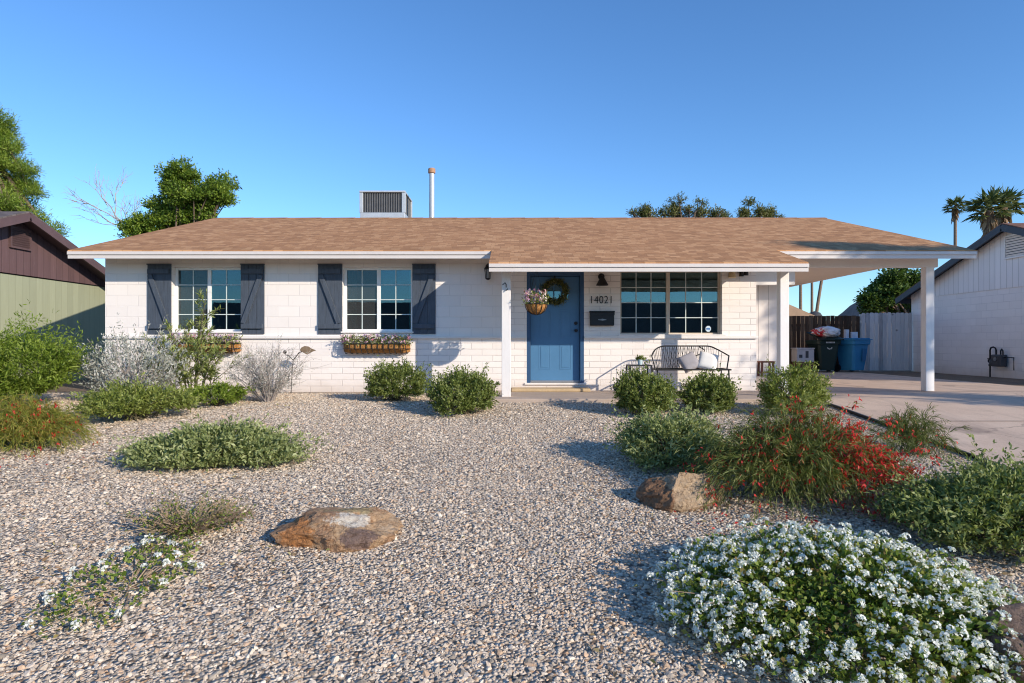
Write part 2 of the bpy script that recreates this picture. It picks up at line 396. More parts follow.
def rock_mat(name, cols, scale=3.0, patch=None):
    t = NT(name); v = t.obj()
    c = t.ramp(t.noise(v, scale, 8, 0.68), [(0.28 + 0.44 * i / (len(cols) - 1), k) for i, k in enumerate(cols)])
    c = t.mix(0.45, c, t.ramp(t.noise(v, scale * 11, 5, 0.7), [(0.3, sc(cols[0], 0.6)), (0.7, sc(cols[-1], 1.1))]))
    for pc, ctr, rad in (patch or []):
        a = t.n('ShaderNodeVectorMath', operation='SUBTRACT'); t.l(v, a.inputs[0]); a.inputs[1].default_value = ctr
        b = t.n('ShaderNodeVectorMath', operation='DIVIDE'); t.l(a.outputs[0], b.inputs[0]); b.inputs[1].default_value = rad
        d = t.n('ShaderNodeVectorMath', operation='LENGTH'); t.l(b.outputs[0], d.inputs[0])
        dd = t.math('ADD', d.outputs['Value'], t.math('MULTIPLY', t.math('SUBTRACT', t.noise(v, 13, 9, 0.8), 0.5), 2.3))
        c = t.mix(t.ramp(dd, [(0.8, (0.72, 0.72, 0.72)), (1.0, (0, 0, 0))]), c, t.mix(t.ramp(t.noise(v, 30, 5, 0.7), [(.35, (0, 0, 0)), (.65, (1, 1, 1))]), sc(pc, .6), sc(pc, 1.25)))
    ck = t.n('ShaderNodeTexVoronoi', feature='DISTANCE_TO_EDGE', i_Scale=scale * 1.6); nv = t.n('ShaderNodeTexNoise', i_Scale=9, i_Detail=5); t.l(v, nv.inputs['Vector']); av = t.n('ShaderNodeVectorMath', operation='MULTIPLY_ADD'); t.l(nv.outputs['Color'], av.inputs[0]); av.inputs[1].default_value = (.35, .35, .35); t.l(v, av.inputs[2]); t.l(av.outputs[0], ck.inputs['Vector'])
    c = t.mix(t.ramp(ck.outputs['Distance'], [(0.0, (.65, .65, .65)), (0.03, (0, 0, 0))]), c, sc(cols[0], .35))
    t.pbr(c, 0.85, t.bump(t.noise(v, scale * 5, 9, 0.72), 0.9, 0.05), 0, 0.25); return t.m

# ------------------------------------------------------------------ world, sun, camera
SUN = Vector((1.17, -1.0, 0.60)).normalized()
elev = math.asin(SUN.z); azim = math.atan2(SUN.x, SUN.y)
w = bpy.data.worlds.new('World'); S.world = w; w.use_nodes = True
nt = w.node_tree; nt.nodes.clear()
sky = nt.nodes.new('ShaderNodeTexSky'); sky.sky_type = 'NISHITA'; sky.sun_disc = False
sky.sun_elevation = elev; sky.sun_rotation = azim; sky.altitude = 350; sky.air_density = 1.0; sky.dust_density = 0.05; sky.ozone_density = 3.0
hs = nt.nodes.new('ShaderNodeHueSaturation'); hs.inputs['Saturation'].default_value = 1.08; hs.inputs['Value'].default_value = 1.0
bg = nt.nodes.new('ShaderNodeBackground'); bg.inputs[1].default_value = 0.15
wo = nt.nodes.new('ShaderNodeOutputWorld')
mul = nt.nodes.new('ShaderNodeMix'); mul.data_type = 'RGBA'; mul.blend_type = 'MULTIPLY'; mul.inputs[0].default_value = 1; mul.inputs[7].default_value = (0.94, 1.20, 1.45, 1)
nt.links.new(sky.outputs[0], hs.inputs['Color']); nt.links.new(hs.outputs[0], mul.inputs[6]); nt.links.new(mul.outputs[2], bg.inputs[0]); nt.links.new(bg.outputs[0], wo.inputs[0])
sl = bpy.data.lights.new('sun', 'SUN'); sl.energy = 5.0; sl.angle = math.radians(0.53); sl.color = (1.0, 0.895, 0.74)
so = bpy.data.objects.new('sun', sl); C.objects.link(so); so.rotation_euler = SUN.to_track_quat('Z', 'Y').to_euler(); so.location = (20, -25, 18)
cd = bpy.data.cameras.new('camera'); cam = bpy.data.objects.new('camera', cd); C.objects.link(cam)
cam.location = (0, CAMY, CAMZ); cam.rotation_euler = (math.radians(90), 0, 0)
cd.sensor_width = 36; cd.lens = F / 1024 * 36; cd.clip_start = 0.05; cd.clip_end = 5000
cd.shift_x = -(CX - 512) / 1024; cd.shift_y = (HY - 341.5) / 1024
S.camera = cam
S.render.engine = 'CYCLES'; S.cycles.filter_width = 1.1; S.cycles.use_denoising = True; S.cycles.denoiser = 'OPENIMAGEDENOISE'; S.cycles.denoising_prefilter = 'ACCURATE'
S.view_settings.view_transform = 'Standard'; S.view_settings.look = 'None'; S.view_settings.exposure = 0; S.view_settings.gamma = 1

# ------------------------------------------------------------------ the setting
def sheet(name, xs, ys, m, lift=0.0, keep=None, zf=None, kind='structure'):
    zf = zf or (lambda x, y: g(y))
    vs = [(x, y, zf(x, y) + lift) for y in ys for x in xs]; nx = len(xs); fs = []
    for j in range(len(ys) - 1):
        for i in range(nx - 1):
            if keep is None or keep(0.5*(xs[i]+xs[i+1]), 0.5*(ys[j]+ys[j+1])):
                fs.append((j*nx+i, j*nx+i+1, (j+1)*nx+i+1, (j+1)*nx+i))
    me = bpy.data.meshes.new(name); me.from_pydata(vs, [], fs); me.update()
    o = link(name, me, m)
    if kind: o['kind'] = kind
    return o
far = [-3000, -800, -200, -60]
YS = far + list(np.arange(-20, 0.01, 0.5)) + [4, 10, 20, 60, 200, 800, 3000]
sheet('ground', [-3000, -600, -100, -30, -10, 0, 10, 30, 100, 600, 3000], YS, dirt_mat())
DX = 4.93
def yard_ok(x, y):
    if -0.62 < x < 4.95 and y > -1.80: return False
    return True
yard_x = sorted(set([-14, -12, -10.9] + list(np.round(np.arange(-10.5, 4.6, 0.5), 3)) + [-0.62, 4.7, DX - 0.03]))
yard_y = sorted(set(list(np.round(np.arange(-20, 0.01, 0.5), 3)) + [-1.80]))
sheet('gravel_yard', yard_x, yard_y, gravel_ground(), 0.004, yard_ok)
sheet('driveway', [DX, 6, 8, 10.75], sorted(set(list(np.round(np.arange(-20, 0.01, 0.5), 3)) + [3, 6, 9.4])), drive_mat(), 0.02)
# low expansion joints cut across the driveway
jm = MB()
for y in (-3.4, -0.06, 3.2): jm.add([(DX, y - .012, g(y) + .0245), (10.75, y - .012, g(y) + .0245), (10.75, y + .012, g(y) + .0245), (DX, y + .012, g(y) + .0245)], [(0, 1, 2, 3)])
j = jm.build('driveway_joint', MT['louver']); j['kind'] = 'structure'
ed = MB()
ys = list(np.arange(-10.5, -1.7, 0.4))
for a, b in zip(ys[:-1], ys[1:]):
    ed.bar((DX - 0.03, a, g(a) - 0.01), (DX - 0.03, b, g(b) - 0.01), 0.03, 0.11)
tag(ed.build('lawn_edging', MT['black']), 'black edging strip between the gravel and the pale driveway', 'edging')

# gravel: nobody could count it, one object
def gravel():
    xs = list(np.round(np.arange(-11.5, 4.9, 0.4), 3)); ys = list(np.round(np.arange(-9.9, -0.05, 0.3), 3))
    ok = lambda x, y: abs(x) < 0.9 * (y - CAMY) + 0.8 and x < DX - 0.08 and (x > -10.8) and not (-0.6 < x < 4.9 and y > -1.95) and not (x > -7.7 and y > -0.1)
    o = sheet('gravel', xs, ys, None, 0.0, ok, kind='stuff')
    ng = bpy.data.node_groups.new('gravel', 'GeometryNodeTree')
    ng.interface.new_socket('Geometry', in_out='INPUT', socket_type='NodeSocketGeometry')
    ng.interface.new_socket('Geometry', in_out='OUTPUT', socket_type='NodeSocketGeometry')
    N = lambda t: ng.nodes.new(t); L = ng.links.new
    gi = N('NodeGroupInput'); go = N('NodeGroupOutput')
    dp = N('GeometryNodeDistributePointsOnFaces'); dp.inputs['Density'].default_value = 1750; dp.inputs['Seed'].default_value = 3
    L(gi.outputs[0], dp.inputs['Mesh'])
    gti = N('GeometryNodeGeometryToInstance'); sm = stone_mat()
    for k in range(4):
        ic = N('GeometryNodeMeshIcoSphere'); ic.inputs['Radius'].default_value = 1.0; ic.inputs['Subdivisions'].default_value = 1 if k < 3 else 2
        ps = N('GeometryNodeInputPosition'); va = N('ShaderNodeVectorMath'); va.operation = 'ADD'; va.inputs[1].default_value = (k * 7.3, k * 3.1, k * 1.7); L(ps.outputs[0], va.inputs[0])
        nz = N('ShaderNodeTexNoise'); nz.inputs['Scale'].default_value = 0.9; nz.inputs['Detail'].default_value = 1; L(va.outputs[0], nz.inputs['Vector'])
        vs = N('ShaderNodeVectorMath'); vs.operation = 'SUBTRACT'; vs.inputs[1].default_value = (0.5, 0.5, 0.5); L(nz.outputs['Color'], vs.inputs[0])
        vm = N('ShaderNodeVectorMath'); vm.operation = 'SCALE'; vm.inputs['Scale'].default_value = 1.7; L(vs.outputs[0], vm.inputs[0])
        sp = N('GeometryNodeSetPosition'); L(ic.outputs[0], sp.inputs['Geometry']); L(vm.outputs[0], sp.inputs['Offset'])
        st = N('GeometryNodeSetMaterial'); st.inputs['Material'].default_value = sm; L(sp.outputs[0], st.inputs[0])
        L(st.outputs[0], gti.inputs[0])
    ip = N('GeometryNodeInstanceOnPoints'); ip.inputs['Pick Instance'].default_value = True
    L(dp.outputs['Points'], ip.inputs['Points']); L(gti.outputs[0], ip.inputs['Instance'])
    rr = N('FunctionNodeRandomValue'); rr.data_type = 'FLOAT_VECTOR'; rr.inputs[0].default_value = (-0.9, -0.9, 0); rr.inputs[1].default_value = (0.9, 0.9, 6.28)
    e2r = N('FunctionNodeEulerToRotation'); L(rr.outputs[0], e2r.inputs[0]); L(e2r.outputs[0], ip.inputs['Rotation'])
    rs = N('FunctionNodeRandomValue'); rs.data_type = 'FLOAT_VECTOR'; rs.inputs[0].default_value = (0.008, 0.007, 0.006); rs.inputs[1].default_value = (0.0175, 0.015, 0.012); rs.inputs['Seed'].default_value = 5
    rb = N('FunctionNodeRandomValue'); rb.data_type = 'FLOAT'; rb.inputs['Seed'].default_value = 9
    pw = N('ShaderNodeMath'); pw.operation = 'POWER'; pw.inputs[1].default_value = 9.0; L([q for q in rb.outputs if q.enabled and q.type == 'VALUE'][0], pw.inputs[0])
    ma = N('ShaderNodeMath'); ma.operation = 'MULTIPLY_ADD'; ma.inputs[1].default_value = 0.9; ma.inputs[2].default_value = 0.84; L(pw.outputs[0], ma.inputs[0])
    vs2 = N('ShaderNodeVectorMath'); vs2.operation = 'SCALE'; L(rs.outputs[0], vs2.inputs[0]); L(ma.outputs[0], vs2.inputs['Scale'])
    L(vs2.outputs[0], ip.inputs['Scale'])
    pp_ = N('GeometryNodeInputPosition'); dn = N('ShaderNodeTexNoise'); dn.inputs['Scale'].default_value = 0.9; dn.inputs['Detail'].default_value = 5; L(pp_.outputs[0], dn.inputs['Vector'])
    mr = N('ShaderNodeMapRange'); mr.inputs[1].default_value = 0.36; mr.inputs[2].default_value = 0.52; mr.inputs[3].default_value = 1300; mr.inputs[4].default_value = 2600; L(dn.outputs[0], mr.inputs[0]); L(mr.outputs[0], dp.inputs['Density'])
    L(ip.outputs[0], go.inputs[0])
    md = o.modifiers.new('gravel', 'NODES'); md.node_group = ng
    tag(o, 'mixed tan, pink and grey gravel covering the front yard', 'gravel')
gravel()

# mountain on the horizon
hm = []; hx = list(np.linspace(250, 620, 46)); hy = list(np.linspace(560, 760, 14))
def hz(x, y):
    a = math.exp(-((x - 368) / 36) ** 2) * 47 + math.exp(-((x - 450) / 70) ** 2) * 30
    return (a * math.exp(-((y - 640) / 75) ** 2) + 4 * mnoise.noise((x * .03, y * .03, 0))) - 2
sheet('hill', hx, hy, paint('hill_rock', (0.17, 0.125, 0.115), 0.95, 0.35, 0.05, 0.6, 0.3), 0, None, hz)

# ------------------------------------------------------------------ the ranch house
PITCH, EZ, EY, RY, PY_ = 0.298, 2.594, -0.60, 5.0, -1.86
XL, XR, PXL, PXR = -8.0, 8.29, -0.40, 4.70
WL, WR = -7.71, 4.57
def rz(y): return EZ + PITCH * (y - EY) if y <= RY else EZ + PITCH * (RY - EY) - PITCH * (y - RY)
house = empty('ranch_house', (0, 0, 0), 0, 'low white painted block ranch house with brown shingle roof and blue front door', 'house')

WIN = [(-6.45, -5.15, 1.147, 2.364), (-3.23, -1.92, 1.147, 2.364), (2.0, 3.925, 1.08, 2.32)]
DOOR = (0.24, 1.32, 0.175, 2.27)
def wall_cells(mb, x0, x1, z0, z1, y0, y1, holes):
    xs = sorted({x0, x1} | {h[0] for h in holes} | {h[1] for h in holes}); xs = [x for x in xs if x0 <= x <= x1]
    zs = sorted({z0, z1} | {h[2] for h in holes} | {h[3] for h in holes}); zs = [z for z in zs if z0 <= z <= z1]
    for xa, xb in zip(xs[:-1], xs[1:]):
        run = None
        for za, zb in zip(zs[:-1], zs[1:]):
            cx, cz = (xa+xb)/2, (za+zb)/2
            if any(h[0] < cx < h[1] and h[2] < cz < h[3] for h in holes):
                if run: mb.box(xa, xb, y0, y1, *run); run = None
            else:
                run = (run[0], zb) if run else (za, zb)
        if run: mb.box(xa, xb, y0, y1, *run)
holes = WIN + [DOOR]
wm = MB(); wall_cells(wm, WL, -0.13, 1.06, 2.62, 0.0, 0.2, holes)
wp = MB(); wall_cells(wp, -0.13, WR, 1.06, 2.62, 0.0, 0.2, holes); wp.build('porch_wall', MT['wall_low'], house)
wm.box(WL, WL + 0.2, 0.2, 10, 1.06, 2.66); wp_ = MB(); wp_.box(WR - 0.2, WR, 0.2, 0.5, 1.06, 2.62); wp_.build('side_wall', MT['wall_low'], house); wm.box(WL, 6.0, 10, 10.2, 0, 2.6)
wm.build('wall', MT['wall'], house)
wl = MB(); wall_cells(wl, WL, WR, -0.15, 1.015, 0.0, 0.2, holes)
wl.box(WL, WL + 0.2, 0.2, 10, -0.15, 1.015); wl.box(WR - 0.2, WR, 0.2, 0.5, -0.15, 1.015)
wl.build('lower_wall', MT['wall_low'], house)
lg = MB()
for xa, xb in ((WL - 0.02, DOOR[0]), (DOOR[1], WR + 0.02)): lg.box(xa, xb, -0.05, 0.2, 1.012, 1.062)
lg.build('ledge', MT['trim'], house, bevel=0.006)
# rooms behind the glass
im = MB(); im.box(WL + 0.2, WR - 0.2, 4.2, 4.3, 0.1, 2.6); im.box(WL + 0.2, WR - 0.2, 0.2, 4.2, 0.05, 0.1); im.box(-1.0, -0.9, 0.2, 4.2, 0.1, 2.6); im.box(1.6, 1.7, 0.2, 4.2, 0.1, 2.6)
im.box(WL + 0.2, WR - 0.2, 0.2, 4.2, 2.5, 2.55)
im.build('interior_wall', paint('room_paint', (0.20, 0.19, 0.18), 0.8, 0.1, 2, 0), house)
# gable walls
gm = MB(); gm2 = MB()
gm.prism([(WL, 0, 2.60), (WL, 10.2, 2.60), (WL, 10.2, rz(10.2) - .1), (WL, RY, rz(RY) - .1), (WL, 0, rz(0) - .1)], (0.18, 0, 0))
gm2.prism([(8.0, 0, 2.56), (8.0, 10.2, 2.56), (8.0, 10.2, rz(10.2) - .1), (8.0, RY, rz(RY) - .1), (8.0, 0, rz(0) - .1)], (0.05, 0, 0))
gm.build('gable', MT['trim'], house); gm2.build('gable', MT['trim'], house)

# roof
def slope(poly, lift, thick): 
    return [(x, y, rz(y) + lift) for x, y in poly], (0, 0, -thick)
L8 = [(XL, EY), (PXL, EY), (PXL, PY_), (PXR, PY_), (PXR, EY), (XR, EY), (XR, RY), (XL, RY)]
rf = MB(); rf.prism(*slope(L8, 0.0, 0.022)); rf.prism(*slope([(XL, RY), (XR, RY), (XR, 10.6), (XL, 10.6)], 0.0, 0.022))
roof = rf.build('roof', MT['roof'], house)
rc = MB()
for k in range(54):
    x = XL + (XR - XL) * k / 54; dx = (XR - XL) / 54
    for s in (-1, 1):
        rc.bar((x + dx/2, RY + s*0.07, rz(RY) + 0.004 - 0.02 + (k % 3) * .002), (x + dx*1.5 if k < 53 else x + dx, RY + s*0.07, rz(RY) - 0.014 + (k % 3) * .002), 0.15, 0.012, (0, s*0.29, 1))
rc.build('ridge_cap', MT['ridge'], roof)
SF = [(XL + .03, EY + .03), (PXL + .03, EY + .03), (PXL + .03, PY_ + .03), (PXR - .03, PY_ + .03), (PXR - .03, EY + .03), (XR - .03, EY + .03), (XR - .03, RY), (XL + .03, RY)]
sf = MB(); sf.prism(*slope(SF, -0.024, 0.05)); sf.prism(*slope([(XL + .03, RY), (XR - .03, RY), (XR - .03, 10.57), (XL + .03, 10.57)], -0.024, 0.05))
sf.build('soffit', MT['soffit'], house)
fa = MB()
def eave(x0, x1, y, z):
    fa.box(x0, x1, y - 0.022, y + 0.018, z - 0.080, z - 0.024)       # drip trim
    fa.box(x0, x1, y, y + 0.018, z - 0.150, z - 0.080)               # board
eave(XL, PXL - 0.02, EY, EZ); eave(PXL, PXR, PY_, rz(PY_)); eave(PXR + 0.02, XR, EY, EZ)
fa.box(XL, XR, 10.58, 10.62, rz(10.6) - .15, rz(10.6) - .024)
def rake(x, ya, yb):
    fa.bar((x, ya, rz(ya) - 0.087), (x, yb, rz(yb) - 0.087), 0.03, 0.122)
rake(XL + 0.0, EY + .02, RY); rake(XL + 0.0, RY, 10.57); rake(XR, EY + .02, RY); rake(XR, RY, 10.57)
rake(PXL + .015, PY_ + .02, EY); rake(PXR - .015, PY_ + .02, EY)
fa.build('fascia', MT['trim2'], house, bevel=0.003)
# porch: slab, step, posts, beam
pm = MB(); pm.box(-0.60, 4.92, -1.79, 0.0, -0.12, 0.035); pm.build('porch_slab', MT['concrete'], house, bevel=0.012)
st = MB(); st.box(-0.05, 1.40, -0.36, -0.002, 0.036, 0.095); st.build('step', MT['step'], house, bevel=0.012)
th = MB(); th.box(0.20, 1.36, -0.035, 0.16, 0.145, 0.178); th.build('threshold', MT['trim'], house, bevel=0.004)
def post(x0, y0, w, ztop, z0=0.03):
    p = MB(); p.box(x0, x0 + w, y0, y0 + w, z0, ztop); return p.build('post', MT['post'], house, bevel=0.008)
post(-0.205, -1.42, 0.15, 2.149); post(4.43, -1.42, 0.15, 2.149)
pb = MB(); pb.box(PXL + 0.05, PXR - 0.05, -1.41, -1.29, 2.15, 2.262); pb.build('porch_beam', MT['trim'], house)
# carport
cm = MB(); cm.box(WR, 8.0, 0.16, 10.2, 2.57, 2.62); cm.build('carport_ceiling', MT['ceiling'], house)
cb = MB(); cb.box(WR, 8.0, 0.0, 0.15, 2.36, 2.66); cb.build('carport_beam', MT['trim'], house, bevel=0.006)
post(7.77, 0.0, 0.16, 2.36, 0.02)
shd = MB(); shd.box(WR, 5.3, 0.52, 0.6, 0.0, 2.566); shd.build('storage_wall', MT['sid_white'], house)
sh2 = MB(); sh2.box(5.22, 5.3, 0.6, 10, 0, 2.566); sh2.build('storage_side', MT['sid_white_s'], house)
hd = MB(); hd.box(WR, 5.3, 0.0, 0.13, 2.03, 2.357); hd.build('storage_header', MT['trim'], house)
ss_ = MB(); ss_.box(WR, 5.3, 0.04, 0.52, 0.0, 0.29); ss_.build('storage_step', MT['concrete'], house, bevel=.01)
# windows
def window(x0, x1, z0, z1, cols, rows, fm, gm_, split=0.5, left_screen=True):
    y = 0.12
    fr = MB(); f = 0.045
    fr.box(x0, x0 + f, y, y + .07, z0, z1); fr.box(x1 - f, x1, y, y + .07, z0, z1)
    fr.box(x0 + f, x1 - f, y, y + .07, z0, z0 + f); fr.box(x0 + f, x1 - f, y, y + .07, z1 - f, z1)
    xm = x0 + (x1 - x0) * split
    fr.box(xm - .035, xm + .035, y - .006, y + .076, z0 + f, z1 - f)
    wf = fr.build('window', fm, house, bevel=0.004)
    for a, b, scn, yy in ((x0 + f, xm - .035, left_screen, y + .03), (xm + .035, x1 - f, False, y + .015)):
        p = MB(); p.box(a, b, yy, yy + .006, z0 + f, z1 - f); p.build('pane', MT['glass_screen'] if scn else MT['glass'], wf)
        gg = MB(); t = 0.008
        for i in range(1, cols):
            xx = a + (b - a) * i / cols; gg.box(xx - t, xx + t, yy - .009, yy - .0015, z0 + f, z1 - f)
        for k in range(1, rows):
            zz = z0 + f + (z1 - z0 - 2*f) * k / rows; gg.box(a, b, yy - .0105, yy - .003, zz - t, zz + t)
        gg.build('grille', gm_, wf)
    return wf
MT['grille'] = paint('pale_grille', (0.60, 0.66, 0.64), 0.5, 0.03, 3, 0)
w1 = window(*WIN[0], 2, 4, MT['vinyl'], MT['grille']); w2 = window(*WIN[1], 2, 4, MT['vinyl'], MT['grille'])
w3 = window(*WIN[2], 3, 4, MT['tan_frame'], MT['grille'], 0.485, False)
def curtain(x0, x1, z0, z1, parent):
    c = MB(); n = 24; vs = []; fs = []
    for i in range(n + 1):
        x = x0 + (x1 - x0) * i / n; yy = 0.27 + 0.022 * math.sin(i * 1.5) + 0.01 * math.sin(i * 0.7)
        vs += [(x, yy, z0), (x, yy + 0.005, z1)]
        if i: fs.append((2*i-2, 2*i, 2*i+1, 2*i-1))
    c.add(vs, fs); c.build('curtain', MT['teal'], parent, smooth=True)
curtain(-6.42, -6.20, 1.12, 2.33, w1); curtain(-5.24, -5.14, 1.12, 2.33, w1); curtain(-3.22, -3.02, 1.12, 2.33, w2); curtain(-2.02, -1.93, 1.12, 2.33, w2)
for x0, x1, z0, z1 in WIN:
    s = MB(); s.box(x0 - .03, x1 + .03, -.045, .12, z0 - .03, z0 - .001) if x0 < 1 else s.box(x0 - .04, x1 + .06, -.05, .12, z0 - .018 + .0, z0 + .012)
    s.build('sill', MT['trim'], house, bevel=0.006)
# alarm company sticker in the big window
ss = MB(); ss.prism([(3.70 + .055*math.cos(k*math.pi/4 + .39), 0.120, 1.20 + .06*math.sin(k*math.pi/4 + .39)) for k in range(8)], (0, .003, 0))
sg = ss.build('sticker', paint('sticker_white', (0.55, 0.66, 0.75), 0.5, 0.1, 30, 0), w3)
s2 = MB(); s2.box(3.665, 3.735, 0.1165, 0.1195, 1.185, 1.215); s2.build('sticker_band', paint('sticker_blue', (0.05, 0.16, 0.42), 0.5, 0.1, 30, 0), w3)
# shutters
def shutter(x0, x1, flip):
    z0, z1 = 1.10, 2.40; m = MB(); n = 3; wd = (x1 - x0) / n
    for i in range(n): m.box(x0 + i*wd + .002, x0 + (i+1)*wd - .002, -.030, -.003, z0, z1)
    for za in (z0 + .10, z1 - .17): m.box(x0 + .02, x1 - .02, -.075, -.0305, za, za + .09)
    a, b = (x0 + .055, x1 - .055) if flip else (x1 - .055, x0 + .055)
    m.bar((a, -.050, z1 - .19), (b, -.050, z0 + .20), 0.038, 0.088, (0.8, 0, 0.5))
    m.box(x0, x1, -.062, -.003, z1, z1 + .02)
    m.build('shutter', MT['shutter'], house, bevel=0.003)
shutter(-6.90, -6.455, True); shutter(-5.145, -4.70, False); shutter(-3.69, -3.235, True); shutter(-1.915, -1.475, False)
# front door
x0, x1, z0, z1 = DOOR
df = MB(); df.box(x0, x0 + .07, .0, .19, z0, z1); df.box(x1 - .07, x1, .0, .19, z0, z1); df.box(x0 + .07, x1 - .07, .0, .19, z1 - .07, z1)
df.build('door_frame', MT['door_dark'], house, bevel=0.004)
dl = MB(); ya, yb = 0.115, 0.16; dx0, dx1, dz0, dz1 = x0 + .075, x1 - .075, z0 + .012, z1 - .075
dl.box(dx0, dx1, ya, yb, dz0, dz1)
lites = []
lw = 0.115
for i in range(4):
    a = dx0 + .165 + i * (lw + .03); lites.append((a, a + lw, dz1 - .42, dz1 - .13))
for a, b in ((dx0 + .16, dx0 + .38), (dx1 - .38, dx1 - .16)):      # raised panels low, long panels high
    for za, zb in ((dz0 + .24, dz0 + .72), (dz0 + .84, dz0 + 1.38)):
        dl.box(a, b, ya - .004, ya, za, za + .012); dl.box(a, b, ya - .004, ya, zb - .012, zb); dl.box(a, a + .012, ya - .004, ya, za + .012, zb - .012); dl.box(b - .012, b, ya - .004, ya, za + .012, zb - .012)
        dl.box(a + .035, b - .035, ya - .006, ya, za + .04, zb - .04)
door = dl.build('door', MT['door'], house, bevel=0.003)
for a, b, za, zb in lites:
    q = MB(); q.box(a, b, ya - .006, ya - .001, za, zb); q.build('pane', MT['glass'], door)
hb = MB()
hb.tube([(dx1 - .07, ya, dz0 + .98), (dx1 - .07, ya - .05, dz0 + .98)], .028, 12); hb.lathe([(0, -.03), (.028, -.02), (.034, 0), (.028, .02), (0, .03)], (dx1 - .07, ya - .06, dz0 + .98), 12)
hb.build('handle', MT['black'], door, smooth=True)
db = MB(); db.tube([(dx1 - .07, ya, dz0 + 1.12), (dx1 - .07, ya - .03, dz0 + 1.12)], .033, 14); db.build('deadbolt', MT['black'], door, smooth=True)
sw = MB(); sw.box(dx0, dx1, ya - .012, ya - .001, dz0, dz0 + .03); sw.build('door_sweep', MT['chrome'], door)
# wall fittings
lm = MB()   # barn lamp over the number
lx, lz = 1.645, 2.06
lm.tube([(lx, 0, lz + .12), (lx, -.02, lz + .12)], .062, 14); lm.tube([(lx, -.02, lz + .12), (lx, -.10, lz + .15), (lx, -.14, lz + .11)], .014, 8)
lm.lathe([(.030, .12), (.032, .085), (.05, .07), (.118, -.055), (.114, -.055), (.045, .06), (.0, .06)], (lx, -.14, lz), 18)
lm.build('wall_lamp', MT['black'], house, smooth=True)
def text_mesh(name, s, size, m, parent, loc, rot=(math.radians(90), 0, 0), extr=0.006, bold=0.0, squeeze=1.0):
    cu = bpy.data.curves.new(name, 'FONT'); cu.body = s; cu.size = size; cu.extrude = extr; cu.align_x = 'CENTER'; cu.offset = bold; cu.space_character = 1.05
    to = bpy.data.objects.new(name, cu); C.objects.link(to)
    dg = bpy.context.evaluated_depsgraph_get(); dg.update()
    me = bpy.data.meshes.new_from_object(to.evaluated_get(dg)); C.objects.unlink(to); bpy.data.objects.remove(to)
    me.materials.clear(); o = link(name, me, m, parent); o.location = loc; o.rotation_euler = rot; o.scale = (squeeze, 1, 1); return o
text_mesh('house_number', '14021', 0.205, MT['numeral'], house, (1.645, -.012, 1.677), bold=-0.002, squeeze=0.86)
mb_ = MB(); mb_.box(1.425, 1.875, -.11, -.002, 1.255, 1.50)
mbx = mb_.build('mailbox', MT['black'], house, bevel=0.012)
ml = MB(); ml.box(1.415, 1.885, -.122, -.0, 1.502, 1.53); ml.bar((1.42, -.118, 1.475), (1.88, -.118, 1.475), .008, .05); ml.build('mailbox_lid', MT['black'], mbx, bevel=0.004)
me_ = MB()
for k in range(-3, 4): me_.box(1.65 + k*.022 - .007, 1.65 + k*.022 + .007, -.1135, -.1105, 1.365 - .012 * (1.4 - abs(k)*.3), 1.365 + .012 * (1.5 - abs(k)*.3))
me_.build('mailbox_emblem', MT['chrome'], mbx)
# lantern beside the porch eave
ln = MB(); qx, qz = -0.485, 2.30
ln.tube([(qx, 0, qz + .07), (qx, -.03, qz + .07)], .05, 12); ln.tube([(qx, -.03, qz + .07), (qx, -.1, qz + .11), (qx, -.15, qz + .07)], .012, 6)
ln.lathe([(.012, .08), (.05, .05), (.075, .015), (.07, .0)], (qx, -.15, qz), 10)
for k in range(6):
    t = k * math.pi / 3; ln.tube([(qx + .062*math.cos(t), -.15 + .062*math.sin(t), qz), (qx + .042*math.cos(t), -.15 + .042*math.sin(t), qz - .17)], .006, 4)
ln.lathe([(.046, -.165), (.05, -.175), (.02, -.195), (.0, -.2)], (qx, -.15, qz), 10)
lo = ln.build('wall_lantern', MT['black'], house, smooth=True)
lg2 = MB(); lg2.lathe([(.052, -.005), (.036, -.165)], (qx, -.15, qz), 10); lg2.build('lantern_glass', paint('lantern_glass', (0.35, 0.33, 0.3), 0.15, 0.05, 4, 0), lo, smooth=True)
# twin security light high on the corner, tan shade beside it
sl_ = MB(); sl_.box(4.21, 4.35, -.05, -.001, 2.26, 2.33); sl_.lathe([(.028, .0), (.04, -.03), (.045, -.09), (.04, -.095)], (4.25, -.11, 2.27), 12); sl_.lathe([(.028, .0), (.04, -.03), (.045, -.09), (.04, -.095)], (4.34, -.10, 2.29), 12)
sl_.build('security_light', MT['black'], house, smooth=True)
pc = MB(); pc.lathe([(.02, .02), (.05, .0), (.075, -.10), (.07, -.105)], (4.08, -.09, 2.26), 12); pc.build('wall_sconce', MT['step'], house, smooth=True)
# hook for the hanging basket and cleat on the porch post
hk = MB(); hk.tube([(-.13, -1.425, 1.86), (-.13, -1.46, 1.86), (-.13, -1.48, 1.90), (-.15, -1.47, 1.93), (-.17, -1.455, 1.91), (-.19, -1.45, 1.90)], .008, 6)
hk.tube([(-.13, -1.43, 1.81), (-.13, -1.46, 1.80), (-.10, -1.47, 1.83)], .008, 6); hk.build('post_hook', MT['black'], house, smooth=True)
# pipe through the roof
vp = MB(); vp.lathe([(.075, -0.9), (.075, 1.68)], (-2.36, 6.3, 4.11), 16); vo_ = vp.build('vent_pipe', MT['galv'], house, smooth=True)
vc = MB(); vc.lathe([(.076, 0), (.105, .015), (.105, .13), (.09, .15), (.0, .155)], (-2.36, 6.3, 5.79), 16); vc.build('pipe_cap', MT['rust'], vo_, smooth=True)

